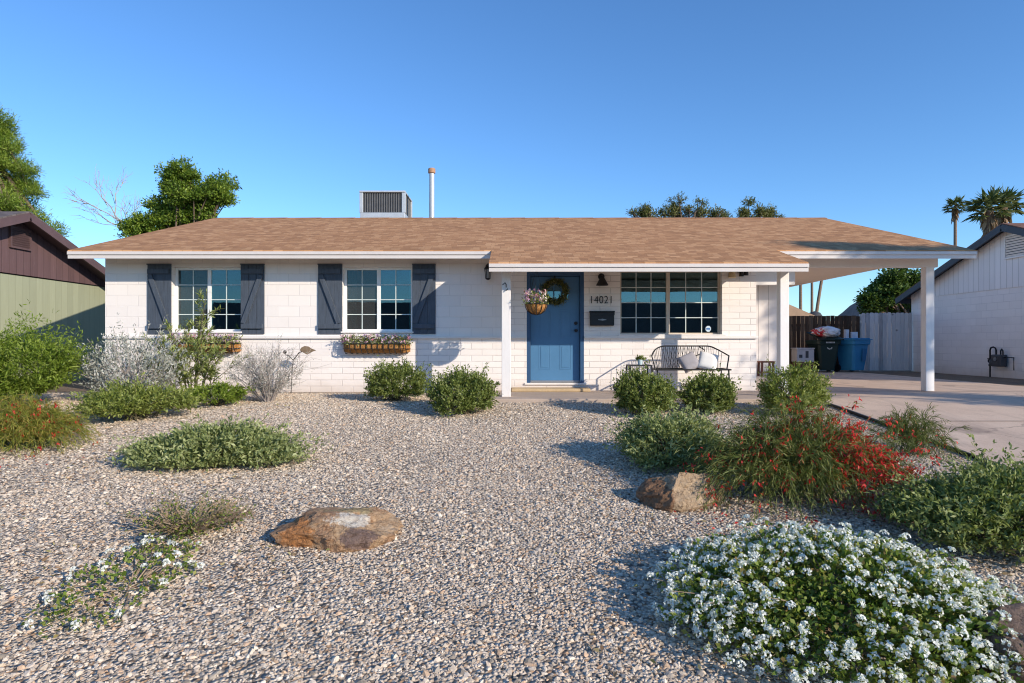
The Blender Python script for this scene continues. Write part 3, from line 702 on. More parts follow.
# rooftop unit
ac = empty('rooftop_air_conditioner', (-3.79, 7.0, rz(7.0)), 0, 'boxy grey louvred cooler standing on the roof behind the ridge', 'air conditioner')
a1 = MB(); a1.box(-.64, .64, -.65, .65, -.35, 1.02); a1.box(-.66, .66, -.67, .67, 1.60, 1.65)
for x in (-.66, .56):
    for y in (-.65, .55): a1.box(x, x + .10, y, y + .10, 1.02, 1.60)
a1.build('cabinet', MT['galv'], ac, bevel=0.006)
a2 = MB(); a2.box(-.57, .57, -.60, .60, 1.021, 1.599); a2.build('louver', MT['louver'], ac)
a3 = MB()
for k in range(23): a3.box(-.545 + k*.0495, -.545 + k*.0495 + .012, -.625, -.602, 1.03, 1.59)
for k in range(23): a3.box(.602, .625, -.545 + k*.0495, -.545 + k*.0495 + .012, 1.03, 1.59)
a3.build('grille', paint('grille_grey', (0.19, 0.19, 0.195), 0.6, 0.2, 6, 0), ac)

# ------------------------------------------------------------------ foliage tools
def leaf_obj(name, P, D, L, W, m, parent=None, rnd=None, fold=0.25, R=None):
    """diamond leaf blades: base P, direction D, length L, width W"""
    R = R or rng
    P = np.asarray(P, float); D = np.asarray(D, float); n = len(P)
    D = D / (np.linalg.norm(D, axis=1, keepdims=True) + 1e-9)
    q = R.normal(size=(n, 3)) * 0.7 + np.array([0, 0, 0.9])
    sd = np.cross(D, q); sd /= (np.linalg.norm(sd, axis=1, keepdims=True) + 1e-9)
    nm = np.cross(sd, D)
    L = np.broadcast_to(np.asarray(L, float), (n,))[:, None]; W = np.broadcast_to(np.asarray(W, float), (n,))[:, None]
    V = np.empty((n, 4, 3))
    mid = P + D * L * 0.48
    V[:, 0] = P; V[:, 1] = mid + sd * W / 2 + nm * W * fold; V[:, 2] = P + D * L; V[:, 3] = mid - sd * W / 2 + nm * W * fold
    me = bpy.data.meshes.new(name)
    me.vertices.add(n * 4); me.vertices.foreach_set('co', V.reshape(-1))
    me.loops.add(n * 4); me.loops.foreach_set('vertex_index', np.arange(n * 4, dtype=np.int32))
    me.polygons.add(n); me.polygons.foreach_set('loop_start', np.arange(0, n * 4, 4, dtype=np.int32))
    try: me.polygons.foreach_set('loop_total', np.full(n, 4, dtype=np.int32))
    except Exception: pass
    me.update()
    a = me.attributes.new('rnd', 'FLOAT', 'FACE')
    a.data.foreach_set('value', (R.random(n) if rnd is None else np.asarray(rnd)).astype(np.float32))
    me.validate()
    return link(name, me, m, parent)

def unit(n, R):
    v = R.normal(size=(n, 3)); return v / np.linalg.norm(v, axis=1, keepdims=True)

def dome_twigs(R, n, rx, ry, h, lumps=7, rough=0.35, low=-0.15, cz=0.35):
    """twig (start, tip) pairs filling a lumpy dome standing on the origin"""
    lob = unit(lumps, R); lob[:, 2] = np.abs(lob[:, 2])
    d = unit(n * 2, R); d = d[d[:, 2] > low][:n]
    k = np.max(d @ lob.T, axis=1)                       # 1 towards a lump
    rad = (1 - rough) + rough * np.clip((k - 0.55) / 0.45, 0, 1) + R.normal(size=len(d)) * 0.06
    dep = 1 - np.abs(R.normal(size=len(d))) * 0.16
    rad = rad * np.clip(dep, 0.35, 1.05)
    tip = d * rad[:, None] * np.array([rx, ry, h * (1 - cz)]) + np.array([0, 0, h * cz])
    tip[:, 2] = np.maximum(tip[:, 2], 0.015)
    st = tip * np.array([0.62, 0.62, 0.60]) + np.array([0, 0, h * 0.04]) + R.normal(size=tip.shape) * 0.02
    return st, tip

def twig_leaves(R, st, tip, per, L, W, up=0.25, spread=0.8, t0=0.35):
    n = len(st); t = R.random((n, per)) * (1 - t0) + t0
    ax = tip - st; ln = np.linalg.norm(ax, axis=1, keepdims=True) + 1e-6; ax = ax / ln
    P = st[:, None] + (tip - st)[:, None] * t[..., None] + R.normal(size=(n, per, 3)) * 0.012
    D = ax[:, None] * 0.7 + R.normal(size=(n, per, 3)) * spread + np.array([0, 0, up])
    P = P.reshape(-1, 3); D = D.reshape(-1, 3); D /= np.linalg.norm(D, axis=1, keepdims=True)
    m = len(P); s = 0.7 + 0.6 * R.random(m)
    clump = np.repeat(R.random(n), per)
    rnd = np.clip(0.55 * R.random(m) + 0.45 * clump, 0, 1)
    return P, D, L * s, W * s, rnd

def ground_fit(P, x, y):
    """lift points so the plant follows the fall of the yard"""
    z0 = g(y); P[:, 2] += np.array([g(y + dy) - z0 for dy in P[:, 1]])
    return P

def shrub(name, label, cat, x, y, rx, ry, h, n, per, L, W, lm, sm=None, seed=1, group=None, rough=0.35, lumps=7, up=0.25, spread=0.8, low=-0.15, cz=0.35, nst=40, t0=0.35, rs=0.006, whip=.10):
    R = np.random.default_rng(seed)
    o = empty(name, (x, y, g(y)), 0, label, cat, group)
    st, tip = dome_twigs(R, n, rx, ry, h, lumps, rough, low, cz)
    kw = R.random(len(tip)) < whip; ext = 1.08 + .30 * R.random((len(tip), 1)) ** 2
    tip = np.where(kw[:, None] & (tip[:, 2:] > .25 * h), tip * ext + R.normal(size=tip.shape) * .03, tip)
    P, D, l, w_, rnd = twig_leaves(R, st, tip, per, L, W, up, spread, t0)
    P = ground_fit(P, x, y); P[:, 2] = np.maximum(P[:, 2], np.array([g(y + q) for q in P[:, 1]]) - g(y) + 0.01)
    leaf_obj('foliage', P, D, l, w_, lm, o, rnd, R=R)
    b = MB(); idx = R.choice(len(st), min(nst, len(st)), replace=False)
    for i in idx:
        a = np.array([R.normal() * rx * .12, R.normal() * ry * .12, 0.0]); s, e = st[i], tip[i]
        zz = lambda p: (p[0], p[1], max(p[2] + g(y + p[1]) - g(y), -0.0))
        b.tube([zz(a), zz(a * .5 + s * .5 + np.array([0, 0, .06 * h])), zz(s), zz(e)], rs * 1.6, 4, rs * 0.4)
    b.build('stem', sm or MT['stem'], o)
    return o

G_BUSH = leafmat('bush_leaf', [(0.06, 0.08, 0.016), (0.145, 0.185, 0.04), (0.25, 0.295, 0.075), (0.44, 0.46, 0.19)])
G_BUSH2 = leafmat('fresh_leaf', [(0.09, 0.115, 0.018), (0.19, 0.235, 0.045), (0.31, 0.35, 0.085), (0.47, 0.48, 0.19)])
G_BRIGHT = leafmat('bright_leaf', [(0.08, 0.12, 0.014), (0.16, 0.23, 0.025), (0.26, 0.34, 0.045), (0.38, 0.43, 0.12)], 0.35)
G_SAGE = leafmat('sage_leaf', [(0.11, 0.14, 0.042), (0.24, 0.285, 0.10), (0.39, 0.425, 0.18), (0.56, 0.57, 0.32)])
G_SAGE2 = leafmat('greygreen_leaf', [(0.08, 0.105, 0.025), (0.175, 0.22, 0.06), (0.29, 0.335, 0.11), (0.46, 0.48, 0.23)])
G_SILVER = leafmat('silver_leaf', [(0.22, 0.24, 0.19), (0.36, 0.37, 0.32), (0.50, 0.50, 0.45), (0.60, 0.58, 0.54)], 0.15)
G_WILLOW = leafmat('willow_leaf', [(0.11, 0.145, 0.028), (0.21, 0.26, 0.06), (0.34, 0.385, 0.12), (0.48, 0.50, 0.23)])
G_DARK = leafmat('dark_leaf', [(0.02, 0.04, 0.012), (0.04, 0.075, 0.02), (0.075, 0.12, 0.035), (0.13, 0.18, 0.07)])
G_DARK2 = leafmat('deep_leaf', [(0.02, 0.045, 0.01), (0.05, 0.095, 0.016), (0.10, 0.16, 0.028), (0.20, 0.26, 0.06)], 0.25)
G_RUSH = leafmat('rush_leaf', [(0.05, 0.06, 0.015), (0.11, 0.145, 0.03), (0.19, 0.23, 0.055), (0.30, 0.29, 0.10)])
G_RUSHY = leafmat('yellow_rush_leaf', [(0.14, 0.17, 0.02), (0.25, 0.28, 0.04), (0.38, 0.36, 0.07), (0.44, 0.28, 0.09)], 0.35)
G_LANT = leafmat('lantana_leaf', [(0.05, 0.085, 0.012), (0.11, 0.18, 0.025), (0.20, 0.27, 0.045), (0.32, 0.34, 0.08), (0.34, 0.19, 0.10)])
G_PINE = leafmat('pine_needle', [(0.07, 0.125, 0.014), (0.15, 0.23, 0.026), (0.27, 0.36, 0.05), (0.40, 0.46, 0.10)], 0.3)
G_TREE = leafmat('tree_leaf', [(0.035, 0.065, 0.012), (0.10, 0.165, 0.02), (0.22, 0.31, 0.035), (0.40, 0.46, 0.09)], 0.3)
G_DULL = leafmat('olive_leaf', [(0.06, 0.075, 0.02), (0.13, 0.145, 0.04), (0.21, 0.21, 0.07), (0.32, 0.27, 0.13)], 0.3)
G_PALM = leafmat('palm_leaf', [(0.04, 0.06, 0.02), (0.085, 0.12, 0.035), (0.15, 0.18, 0.06), (0.26, 0.25, 0.11)], 0.25)
G_DEAD = leafmat('dead_frond', [(0.14, 0.085, 0.045), (0.27, 0.175, 0.10), (0.40, 0.28, 0.17)], 0.1)
G_RED = leafmat('red_bloom', [(0.42, 0.012, 0.012), (0.66, 0.03, 0.03), (0.80, 0.09, 0.08)], 0.35)
G_WHITE = leafmat('white_bloom', [(0.72, 0.72, 0.70), (0.85, 0.85, 0.84), (0.9, 0.89, 0.84)], 0.25)
G_PINK = leafmat('mixed_bloom', [(0.80, 0.74, 0.78), (0.72, 0.40, 0.58), (0.42, 0.24, 0.55), (0.85, 0.82, 0.84), (0.75, 0.3, 0.38)], 0.25)

# ------------------------------------------------------------------ bushes along the house
grp = 'clipped round bushes along the front of the house'
shrub('bush', 'round green bush below the flower box that is in plain view', 'bush', -1.93, -1.62, .60, .50, .70, 640, 16, .046, .019, G_BUSH, seed=11, rough=.38, low=-.35, cz=.30, nst=25)
shrub('bush', 'round green bush beside the porch post that has the hook', 'bush', -0.76, -2.75, .56, .52, .72, 680, 16, .046, .019, G_BUSH, seed=12, rough=.38, low=-.35, cz=.30, nst=25)
shrub('bush', 'dark green round bush in front of the small side table', 'bush', 1.83, -2.85, .54, .50, .68, 680, 16, .046, .019, G_BUSH, seed=13, rough=.38, low=-.35, cz=.30, nst=25)
shrub('bush', 'dark green round bush in front of the wire bench', 'bush', 2.88, -2.68, .50, .48, .62, 640, 16, .046, .019, G_BUSH, seed=14, rough=.4, low=-.35, cz=.30, nst=25)
shrub('bush', 'taller loose green bush below the porch post next to the driveway', 'bush', 4.05, -2.85, .58, .52, .78, 600, 15, .05, .018, G_BUSH2, seed=15, rough=.4, low=-.35, cz=.30, nst=25)
# left bed
shrub('shrub', 'big bright green mounded shrub in front of the green neighbouring wall', 'shrub', -7.60, -2.45, 1.12, .95, 1.34, 1700, 16, .065, .017, G_BRIGHT, seed=21, whip=.2, rough=.42, up=-.1, low=-.7, cz=.42)
shrub('shrub', 'silvery grey leafed shrub by the corner of the white house', 'shrub', -6.15, -1.75, .86, .66, 1.14, 560, 11, .055, .018, G_SILVER, seed=22, rough=.65, lumps=18, sm=MT['twig_grey'], up=.5, low=-.4, whip=.5, nst=140)
shrub('shrub', 'low sprawling green shrub in front of the silvery shrub', 'shrub', -5.25, -3.2, .84, .66, .50, 900, 13, .052, .018, G_BUSH2, seed=23, whip=.3, rough=.75, lumps=12)
shrub('shrub', 'small green shrub at the foot of the tall willowy stems', 'shrub', -4.62, -2.1, .55, .45, .36, 260, 12, .06, .018, G_BRIGHT, seed=24, rough=.5, lumps=10)
shrub('shrub', 'wide low grey green shrub alone in the gravel', 'shrub', -3.08, -5.45, 1.0, .52, .42, 1500, 13, .045, .018, G_SAGE, seed=25, whip=.2, rough=.55, lumps=13, low=0.0, cz=.15)

def willow(x, y):
    """tall loose shrub: wands set with narrow leaves"""
    R = np.random.default_rng(31); o = empty('willowy_shrub', (x, y, g(y)), 0, 'tall willowy shrub with narrow leaves reaching up over the first window box', 'shrub')
    b = MB(); PP = []; DD = []
    wands = [(.28, -.1, 1.82), (.20, -.05, 1.6), (.05, .05, 1.05), (-.45, 0, 1.25), (-.75, .1, .95), (-.3, -.2, .85), (.55, -.1, .75), (.8, 0, .62), (-.95, -.1, .65), (.45, .1, 1.0), (-.1, -.2, .75), (.15, .1, 1.35), (-.55, -.2, 1.05), (.65, -.2, .95), (-.2, 0.1, 1.15), (-.65, -.3, .6), (.3, -.3, .6)]
    for wx, wy, hh in wands:
        p0 = np.array([wx * .25, wy * .4, 0]); p3 = np.array([wx, wy, hh]); p1 = p0 + (0, 0, hh * .45)
        pts = [(1-t)**2 * p0 + 2*t*(1-t) * p1 + t*t * p3 for t in np.linspace(0, 1, 9)]
        b.tube(pts, .010, 5, .003)
        sides = [(p0, pts)]
        for k in range(6):
            i = 3 + (k % 5); q = pts[i] + np.array([R.normal() * .20, R.normal() * .1, .12 + R.random() * .22]); b.tube([pts[i], q], .005, 4, .002); sides.append((pts[i], [pts[i] * (1-t) + q * t for t in np.linspace(0, 1, 6)]))
        for _, pl in sides:
            pl = np.array(pl)
            for k in range(28):
                t = (0.22 + .78 * R.random()) * (len(pl) - 1); i = min(int(t), len(pl) - 2); p = pl[i] + (pl[i+1] - pl[i]) * (t - i); ax = pl[i+1] - pl[i]; ax = ax / np.linalg.norm(ax)
                PP.append(p); DD.append(ax * .8 + R.normal(size=3) * .55)
    leaf_obj('foliage', PP, DD, .095, .019, G_WILLOW, o, R=R); b.build('stem', MT['stem'], o)
willow(-5.42, -1.25)

def bare(name, label, cat, x, y, rx, ry, h, n, m, seed, leaves=None):
    """branching leafless stems"""
    R = np.random.default_rng(seed); o = empty(name, (x, y, g(y)), 0, label, cat); b = MB(); PP = []; DD = []
    for k in range(n):
        a = 2 * math.pi * R.random(); e = np.array([math.cos(a) * rx * R.random() ** .5, math.sin(a) * ry * R.random() ** .5, h * (.55 + .45 * R.random())])
        e[2] *= 1 - .35 * (math.hypot(e[0] / rx, e[1] / ry)) ** 2
        p0 = e * np.array([.12, .12, 0]); mid = (p0 + e) / 2 + R.normal(size=3) * .05 * h + np.array([0, 0, .08 * h])
        b.tube([p0, mid, e], .008, 4, .0025, False)
        for j in range(7):
            t = .3 + .7 * R.random(); s = p0 + (e - p0) * t if t > .5 else (p0 + mid) / 2
            q = s + (e - p0) * .22 + R.normal(size=3) * .10 * h; b.tube([s, q], .004, 3, .0015, False)
            for i in range(3):
                r = s + (q - s) * R.random(); b.tube([r, r + (q - s) * .4 + R.normal(size=3) * .045 * h], .0025, 3, .001, False)
                if leaves: 
                    for _ in range(leaves[1]): PP.append(r + R.normal(size=3) * .03); DD.append(R.normal(size=3) + (0, 0, .3))
    b.build('stem', m, o)
    if leaves: leaf_obj('foliage', PP, DD, .026, .012, leaves[0], o, R=R)
    return o
bare('dry_shrub', 'dry grey twiggy shrub almost without leaves against the white wall', 'shrub', -3.95, -1.75, .68, .5, .95, 52, MT['twig_grey'], 41, (G_SILVER, 4))

# ------------------------------------------------------------------ firecracker shrubs: arching rush stems with red tubes
def fountain(label, x, y, rx, ry, h, n, seed, lm, red, redzone, nst=150):
    R = np.random.default_rng(seed); o = empty('firecracker_shrub', (x, y, g(y)), 0, label, 'shrub')
    b = MB(); PP = []; DD = []; LL = []; FP = []; FD = []
    for k in range(n):
        a = 2 * math.pi * R.random(); rr = R.random() ** .55
        ex, ey = math.cos(a) * rx * rr, math.sin(a) * ry * rr
        top = h * (.62 + .42 * R.random()) * (1 - .35 * rr ** 2)
        ez = max(top * (1 - .95 * rr ** 1.6) + R.normal() * .06, .03)
        if R.random() < .10: ex *= 1.15; ey *= 1.1; ez = top * (.75 + .45 * R.random())
        p0 = np.array([R.normal() * rx * .22, R.normal() * ry * .22, 0]); p2 = np.array([ex, ey, ez]); p1 = np.array([ex * .55 + p0[0] * .5, ey * .55 + p0[1] * .5, top * 1.35])
        pts = np.array([(1-t)**2 * p0 + 2*t*(1-t) * p1 + t*t * p2 for t in np.linspace(0, 1, 9)])
        pts[:, 2] += np.array([g(y + q) for q in pts[:, 1]]) - g(y)
        if k < nst: b.tube(pts, .0035, 3, .0015, False)
        m = 46
        t = (.12 + .88 * R.random(m)) * 8; i = np.minimum(t.astype(int), 7); P = pts[i] + (pts[i+1] - pts[i]) * (t - i)[:, None]; ax = pts[i+1] - pts[i]; ax /= np.linalg.norm(ax, axis=1, keepdims=True) + 1e-9
        PP.append(P + R.normal(size=P.shape) * .008); DD.append(ax + R.normal(size=P.shape) * .42); LL.append(.045 + .05 * R.random(m))
        pr = redzone(pts[7])
        for _ in range(R.poisson(red * pr)):
            i = R.integers(3, 9); c = pts[i] + R.normal(size=3) * .02
            for _ in range(R.integers(2, 6)):
                FP.append(c + R.normal(size=3) * .018); FD.append(R.normal(size=3) * .5 + (0, 0, -.7))
    P = np.concatenate(PP); P[:, 2] = np.maximum(P[:, 2], np.array([g(y + q) for q in P[:, 1]]) - g(y) + .01)
    leaf_obj('foliage', P, np.concatenate(DD), np.concatenate(LL), .006, lm, o, R=R)
    b.build('stem', MT['stem_green'], o)
    if FP:
        f = leaf_obj('flower', FP, FD, .040, .016, G_RED, o, fold=.5, R=R); f['kind'] = 'stuff'
    return o
fountain('big dark firecracker shrub full of red tubular flowers behind the pale boulder', 2.46, -6.50, 1.20, .68, .74, 820, 51, G_RUSH, 3.2, lambda p: 2.0 if .30 < p[0] < 1.0 and p[1] < .3 else .24)
fountain('yellow green firecracker shrub with red flowers spilling over gravel below the bright shrub', -5.62, -4.75, .85, .62, .56, 480, 52, G_RUSHY, .55, lambda p: 1.0 if p[2] < .5 and p[1] < .2 else .25)
shrub('shrub', 'low grey green shrub spreading behind the pale boulder', 'shrub', 1.62, -5.45, .66, .54, .60, 1000, 13, .046, .018, G_SAGE, seed=61, whip=.25, rough=.6, lumps=9, up=.1, cz=.2)
shrub('shrub', 'sprawling dark green shrub between the red flowers and the driveway', 'shrub', 3.56, -7.42, .92, .74, .54, 1800, 14, .042, .016, G_SAGE2, seed=62, whip=.25, rough=.6, lumps=12, low=-.05, cz=.2)
shrub('shrub', 'shaded green shrub at the driveway edge beyond the small brown boulder', 'shrub', 4.25, -8.45, .66, .55, .42, 700, 13, .05, .018, G_BUSH, seed=63, rough=.45, lumps=9, low=-.05, cz=.2)

fountain('thin airy shrub with few red flowers leaning over the driveway edging', 4.35, -5.05, .55, .42, .52, 90, 53, G_RUSH, .35, lambda p: 1.0, 90)

# ------------------------------------------------------------------ white lantana
def florets(R, P, N, r):
    """each cluster a little dome of petals"""
    PP = []; DD = []; RR = []
    for c, nn in zip(P, N):
        m = 26; d = unit(m, R); d = d + nn * 1.0; d /= np.linalg.norm(d, axis=1, keepdims=True); rad = r * (.75 + .5 * R.random())
        q = c + d * rad * .75; tang = np.cross(d, unit(m, R)); PP.append(q - tang * rad * .28); DD.append(tang + d * .25); RR.append(np.clip(R.random(m) * .6 + .4 * R.random(), 0, 1))
    return np.concatenate(PP), np.concatenate(DD), np.concatenate(RR)
def lantana(label, x, y, rx, ry, h, n, per, nfl, seed, L=.042, W=.028, dry=0, fr=.026, gap=None):
    R = np.random.default_rng(seed); o = empty('lantana', (x, y, g(y)), 0, label, 'flowering plant')
    st, tip = dome_twigs(R, n, rx, ry, h, 14, .30, .02, .12)
    if gap is not None:
        k = np.array([gap(p) for p in tip]); st, tip = st[k], tip[k]
    tip = ground_fit(tip, x, y); st = ground_fit(st, x, y)
    P, D, l, w_, rnd = twig_leaves(R, st, tip, per, L, W, .35, .75, .45)
    zf = np.array([g(y + q) for q in P[:, 1]]) - g(y); P[:, 2] = np.maximum(P[:, 2], zf + .012)
    leaf_obj('foliage', P, D, l, w_, G_LANT, o, rnd, R=R)
    b = MB()
    for i in R.choice(len(st), min(len(st), 130 if n > 500 else 32), replace=False):
        a = np.array([st[i][0] * .35, st[i][1] * .35, g(y + st[i][1] * .35) - g(y)]); b.tube([a, st[i], tip[i]], .005, 4, .002, False)
    b.build('stem', MT['twig_tan'], o)
    out = tip / np.array([rx, ry, h]); nrm = np.linalg.norm(out, axis=1); order = R.permutation(np.where(nrm > np.quantile(nrm, .25))[0]); idx = []; md = fr * 1.2
    for k in order:
        if len(idx) >= nfl: break
        if all(np.abs(tip[k] - tip[q]).max() > md * .6 and np.linalg.norm(tip[k] - tip[q]) > md for q in idx): idx.append(k)
    idx = np.array(idx); c = tip[idx] + np.array([0, 0, .012])
    nn = c * np.array([.7 / rx, .7 / ry, .4]) + np.array([0, -.25, .8]); nn /= np.linalg.norm(nn, axis=1, keepdims=True)
    P, D, r_ = florets(R, c, nn, fr)
    f = leaf_obj('flower', P, D, fr * .62, fr * .55, G_WHITE, o, r_, fold=.12, R=R); f['kind'] = 'stuff'
    return o
lantana('wide mound of white flowering lantana at the front of the yard', 1.80, -8.58, 1.00, .90, .38, 2500, 10, 1150, 71, L=.031, W=.020, fr=.026)
lantana('thin low lantana with a few white flowers on bare gravel', -2.36, -8.15, .40, .68, .12, 150, 6, 30, 72, L=.027, W=.019, fr=.030)
bare('dry_tuft', 'dry brown twiggy tuft in the gravel beyond the thin lantana', 'plant', -2.42, -7.30, .46, .46, .22, 85, MT['twig_tan'], 73, (G_LANT, 1))

# ------------------------------------------------------------------ boulders
def boulder(name, label, x, y, sx, sy, sz, m, seed, rot=0, planes=9, sink=0.25, cuts=None, sub=5, nz=.06):
    R = np.random.default_rng(seed); bm = bmesh.new(); bmesh.ops.create_icosphere(bm, subdivisions=sub, radius=1)
    ns = [Vector(v).normalized() for v in (cuts or [])] + [Vector(v) for v in unit(planes, R)]; cs = [.62 + .2 * R.random() for _ in ns]
    for v in bm.verts:
        p = v.co.copy()
        for nn, c in zip(ns, cs):
            d = p.dot(nn) - c
            if d > 0: p -= nn * d * .97
        q = p * 1.6 + Vector((seed, 0, 0))
        p += p.normalized() * (nz * 1.6 * mnoise.fractal(q, 1.0, 2.0, 5) )
        p += p.normalized() * (nz * .75 * mnoise.fractal(q * 5, 0.7, 2.0, 4))
        v.co = (p.x * sx, p.y * sy, p.z * sz)
    me = bpy.data.meshes.new(name); bm.to_mesh(me); bm.free()
    me.polygons.foreach_set('use_smooth', [True] * len(me.polygons)); me.set_sharp_from_angle(angle=math.radians(22))
    o = link(name, me, m); o.location = (x, y, g(y) + sz * (.62 - sink)); o.rotation_euler = (0, 0, rot)
    return tag(o, label, 'boulder')
boulder('boulder', 'flat rust and tan boulder alone in open gravel', -1.28, -7.40, .45, .30, .20, rock_mat('rust_rock', [(0.15, 0.075, 0.045), (0.42, 0.19, 0.08), (0.56, 0.33, 0.16), (0.68, 0.52, 0.36)], 4.0, [((0.50, 0.20, 0.06), (-.25, -.1, .0), (.14, .3, .12)), ((0.85, 0.76, 0.66), (.14, -.12, .10), (.24, .10, .055)), ((0.13, 0.095, 0.10), (.17, -.24, .0), (.15, .12, .075)), ((0.36, 0.30, 0.16), (.1, .05, .17), (.3, .12, .07))]), 5, .1, 6, .34, [(0, -.75, .65), (.6, -.3, .75), (-.7, -.1, .7), (0, .2, 1)])
boulder('boulder', 'pale sandy boulder with a brown side among the red flowered shrub', 1.40, -6.66, .37, .26, .23, rock_mat('sandy_rock', [(0.20, 0.105, 0.055), (0.42, 0.27, 0.15), (0.56, 0.40, 0.25), (0.62, 0.48, 0.33)], 3.0, [((0.20, 0.085, 0.038), (-.27, -.1, 0.0), (.16, .4, .3))]), 14, .15, 7, .25, [(.3, -.75, .6), (-.85, -.4, .2)])
boulder('boulder', 'small rough brown boulder between the white lantana and the driveway', 2.50, -9.10, .36, .34, .24, rock_mat('brown_rock', [(0.13, 0.085, 0.065), (0.26, 0.175, 0.13), (0.38, 0.27, 0.205)], 5.0), 9, .3, 9, .3)

def litter(name, label, spots, m, L, W, seed):
    R = np.random.default_rng(seed); P = []
    for x, y, rr, n in spots:
        a = R.random(n) * 6.283; q = rr * np.sqrt(R.random(n)) ; px = x + np.cos(a) * q; py = y + np.sin(a) * q * .7
        P += [(u, v_, g(v_) + .022 + R.random() * .012) for u, v_ in zip(px, py) if v_ < -1.9 and u < 4.85]
    P = np.array(P); D = R.normal(size=P.shape) * (1, 1, .22); s_ = .6 + .8 * R.random(len(P))
    o = leaf_obj(name, P, D, L * s_, W * s_, m, fold=.3, R=R); o['kind'] = 'stuff'; o['label'] = label
G_LITTER = leafmat('litter', [(0.10, 0.06, 0.035), (0.24, 0.15, 0.08), (0.38, 0.27, 0.15), (0.30, 0.28, 0.10)], 0.1)
litter('leaf_litter', 'dry fallen leaves scattered on the gravel under the shrubs', [(-3.1, -5.4, 1.5, 260), (-5.2, -3.1, 1.5, 260), (-5.4, -4.9, 1.6, 240), (-2.4, -7.9, 1.0, 200), (1.8, -8.5, 1.6, 420), (2.4, -6.5, 1.9, 520), (3.5, -7.2, 1.6, 300), (-1.9, -1.6, 1.1, 110), (-.7, -2.7, 1.0, 110), (1.8, -2.8, 1.0, 110), (2.9, -2.7, 1.0, 110), (4.0, -2.6, .9, 110), (-4.0, -1.8, 1.3, 200), (0, -5.5, 4.5, 260), (-1.3, -7.6, .7, 60)], G_LITTER, .032, .016, 201)
litter('fallen_petal', 'red petals fallen on the gravel below the red flowered shrub', [(2.4, -7.2, 1.1, 70), (1.7, -6.9, .6, 26), (3.6, -6.4, 1.2, 50), (-5.3, -5.3, .8, 20)], G_RED, .03, .013, 202)

# ------------------------------------------------------------------ window boxes, basket, wreath
def flower_mass(o, x0, x1, y0, y1, z0, z1, nl, nf, seed, round_=False, fl=.034):
    R = np.random.default_rng(seed)
    P = np.stack([R.uniform(x0, x1, nl), R.uniform(y0, y1, nl), z0 + (z1 - z0) * R.random(nl) ** 1.3], 1)
    if round_:
        c = np.array([(x0+x1)/2, (y0+y1)/2]); k = np.hypot((P[:, 0]-c[0])/(x1-x0)*2, (P[:, 1]-c[1])/(y1-y0)*2) < 1; P = P[k]
    leaf_obj('foliage', P, R.normal(size=P.shape) + (0, 0, .6), .05, .02, G_BUSH, o, R=R)
    P = np.stack([R.uniform(x0, x1, nf), R.uniform(y0 - .02, y1 - .02, nf), z0 + (z1 - z0) * (.25 + .85 * R.random(nf))], 1)
    if round_: P[:, :2] = np.array([(x0+x1)/2, (y0+y1)/2]) + (P[:, :2] - np.array([(x0+x1)/2, (y0+y1)/2])) * .85
    PP, DD, RR = [], [], []
    for p in P:
        r = R.random()
        for k in range(7):
            PP.append(p + R.normal(size=3) * .008); DD.append(R.normal(size=3) + (0, -.6, .3)); RR.append(np.clip(r + R.normal() * .04, 0, 1))
    f = leaf_obj('flower', PP, DD, fl, fl * .8, G_PINK, o, RR, fold=.1, R=R); f['kind'] = 'stuff'
def window_box(x, z, label, seed):
    o = empty('window_box', (x, -.03, z), 0, label, 'flower box', 'coir lined flower boxes below the front windows')
    wd, dp, ht = 1.24, .21, .17; m = MB(); n = 22; vs = []; fs = []
    for i in range(n + 1):
        t = -1 + 2 * i / n; e = (1 - abs(t) ** 8) ** .5 if abs(t) < 1 else 0; e = max(e, .35)
        for k, (yy, zz) in enumerate(((0, 0), (0, -ht), (-dp * .55, -ht * (1.0)), (-dp * .95, -ht * .55), (-dp, 0))):
            vs.append((t * wd / 2, yy * (e if k > 1 else 1) + .004 * math.sin(i * 2.3 + k), zz * (.8 + .2 * e)))
        if i:
            for k in range(4): fs.append(((i-1)*5+k, i*5+k, i*5+k+1, (i-1)*5+k+1))
            fs.append(((i-1)*5+4, i*5+4, i*5, (i-1)*5))
    fs.append((0, 1, 2, 3, 4)); fs.append(tuple(n*5+k for k in (4, 3, 2, 1, 0)))
    m.add(vs, fs); m.build('liner', MT['basket'], o, smooth=True)
    fr = MB()
    for zz, yy in ((0.0, -dp - .01), (-ht * .55, -dp * .95 - .012)): fr.tube([(-wd/2, 0, zz), (-wd/2, yy * .5, zz), (-wd/2 + .06, yy, zz), (wd/2 - .06, yy, zz), (wd/2, yy * .5, zz), (wd/2, 0, zz)], .008, 5)
    for i in range(12):
        xx = -wd/2 + .05 + (wd - .10) * i / 11; fr.tube([(xx, -dp - .012, 0), (xx, -dp * .97 - .012, -ht * .55), (xx, -dp * .56, -ht - .01), (xx, 0, -ht - .01)], .009, 4)
    fr.build('frame', MT['wire'], o)
    flower_mass(o, -wd/2 - .03, wd/2 + .03, -dp - .02, -.01, -.02, .15, 900, 80, seed)
window_box(-5.75, 0.925, 'coir flower box with pink and white flowers behind the tall willowy shrub', 81)
window_box(-2.57, 0.915, 'coir flower box with pink and white flowers in plain view under the middle window', 82)

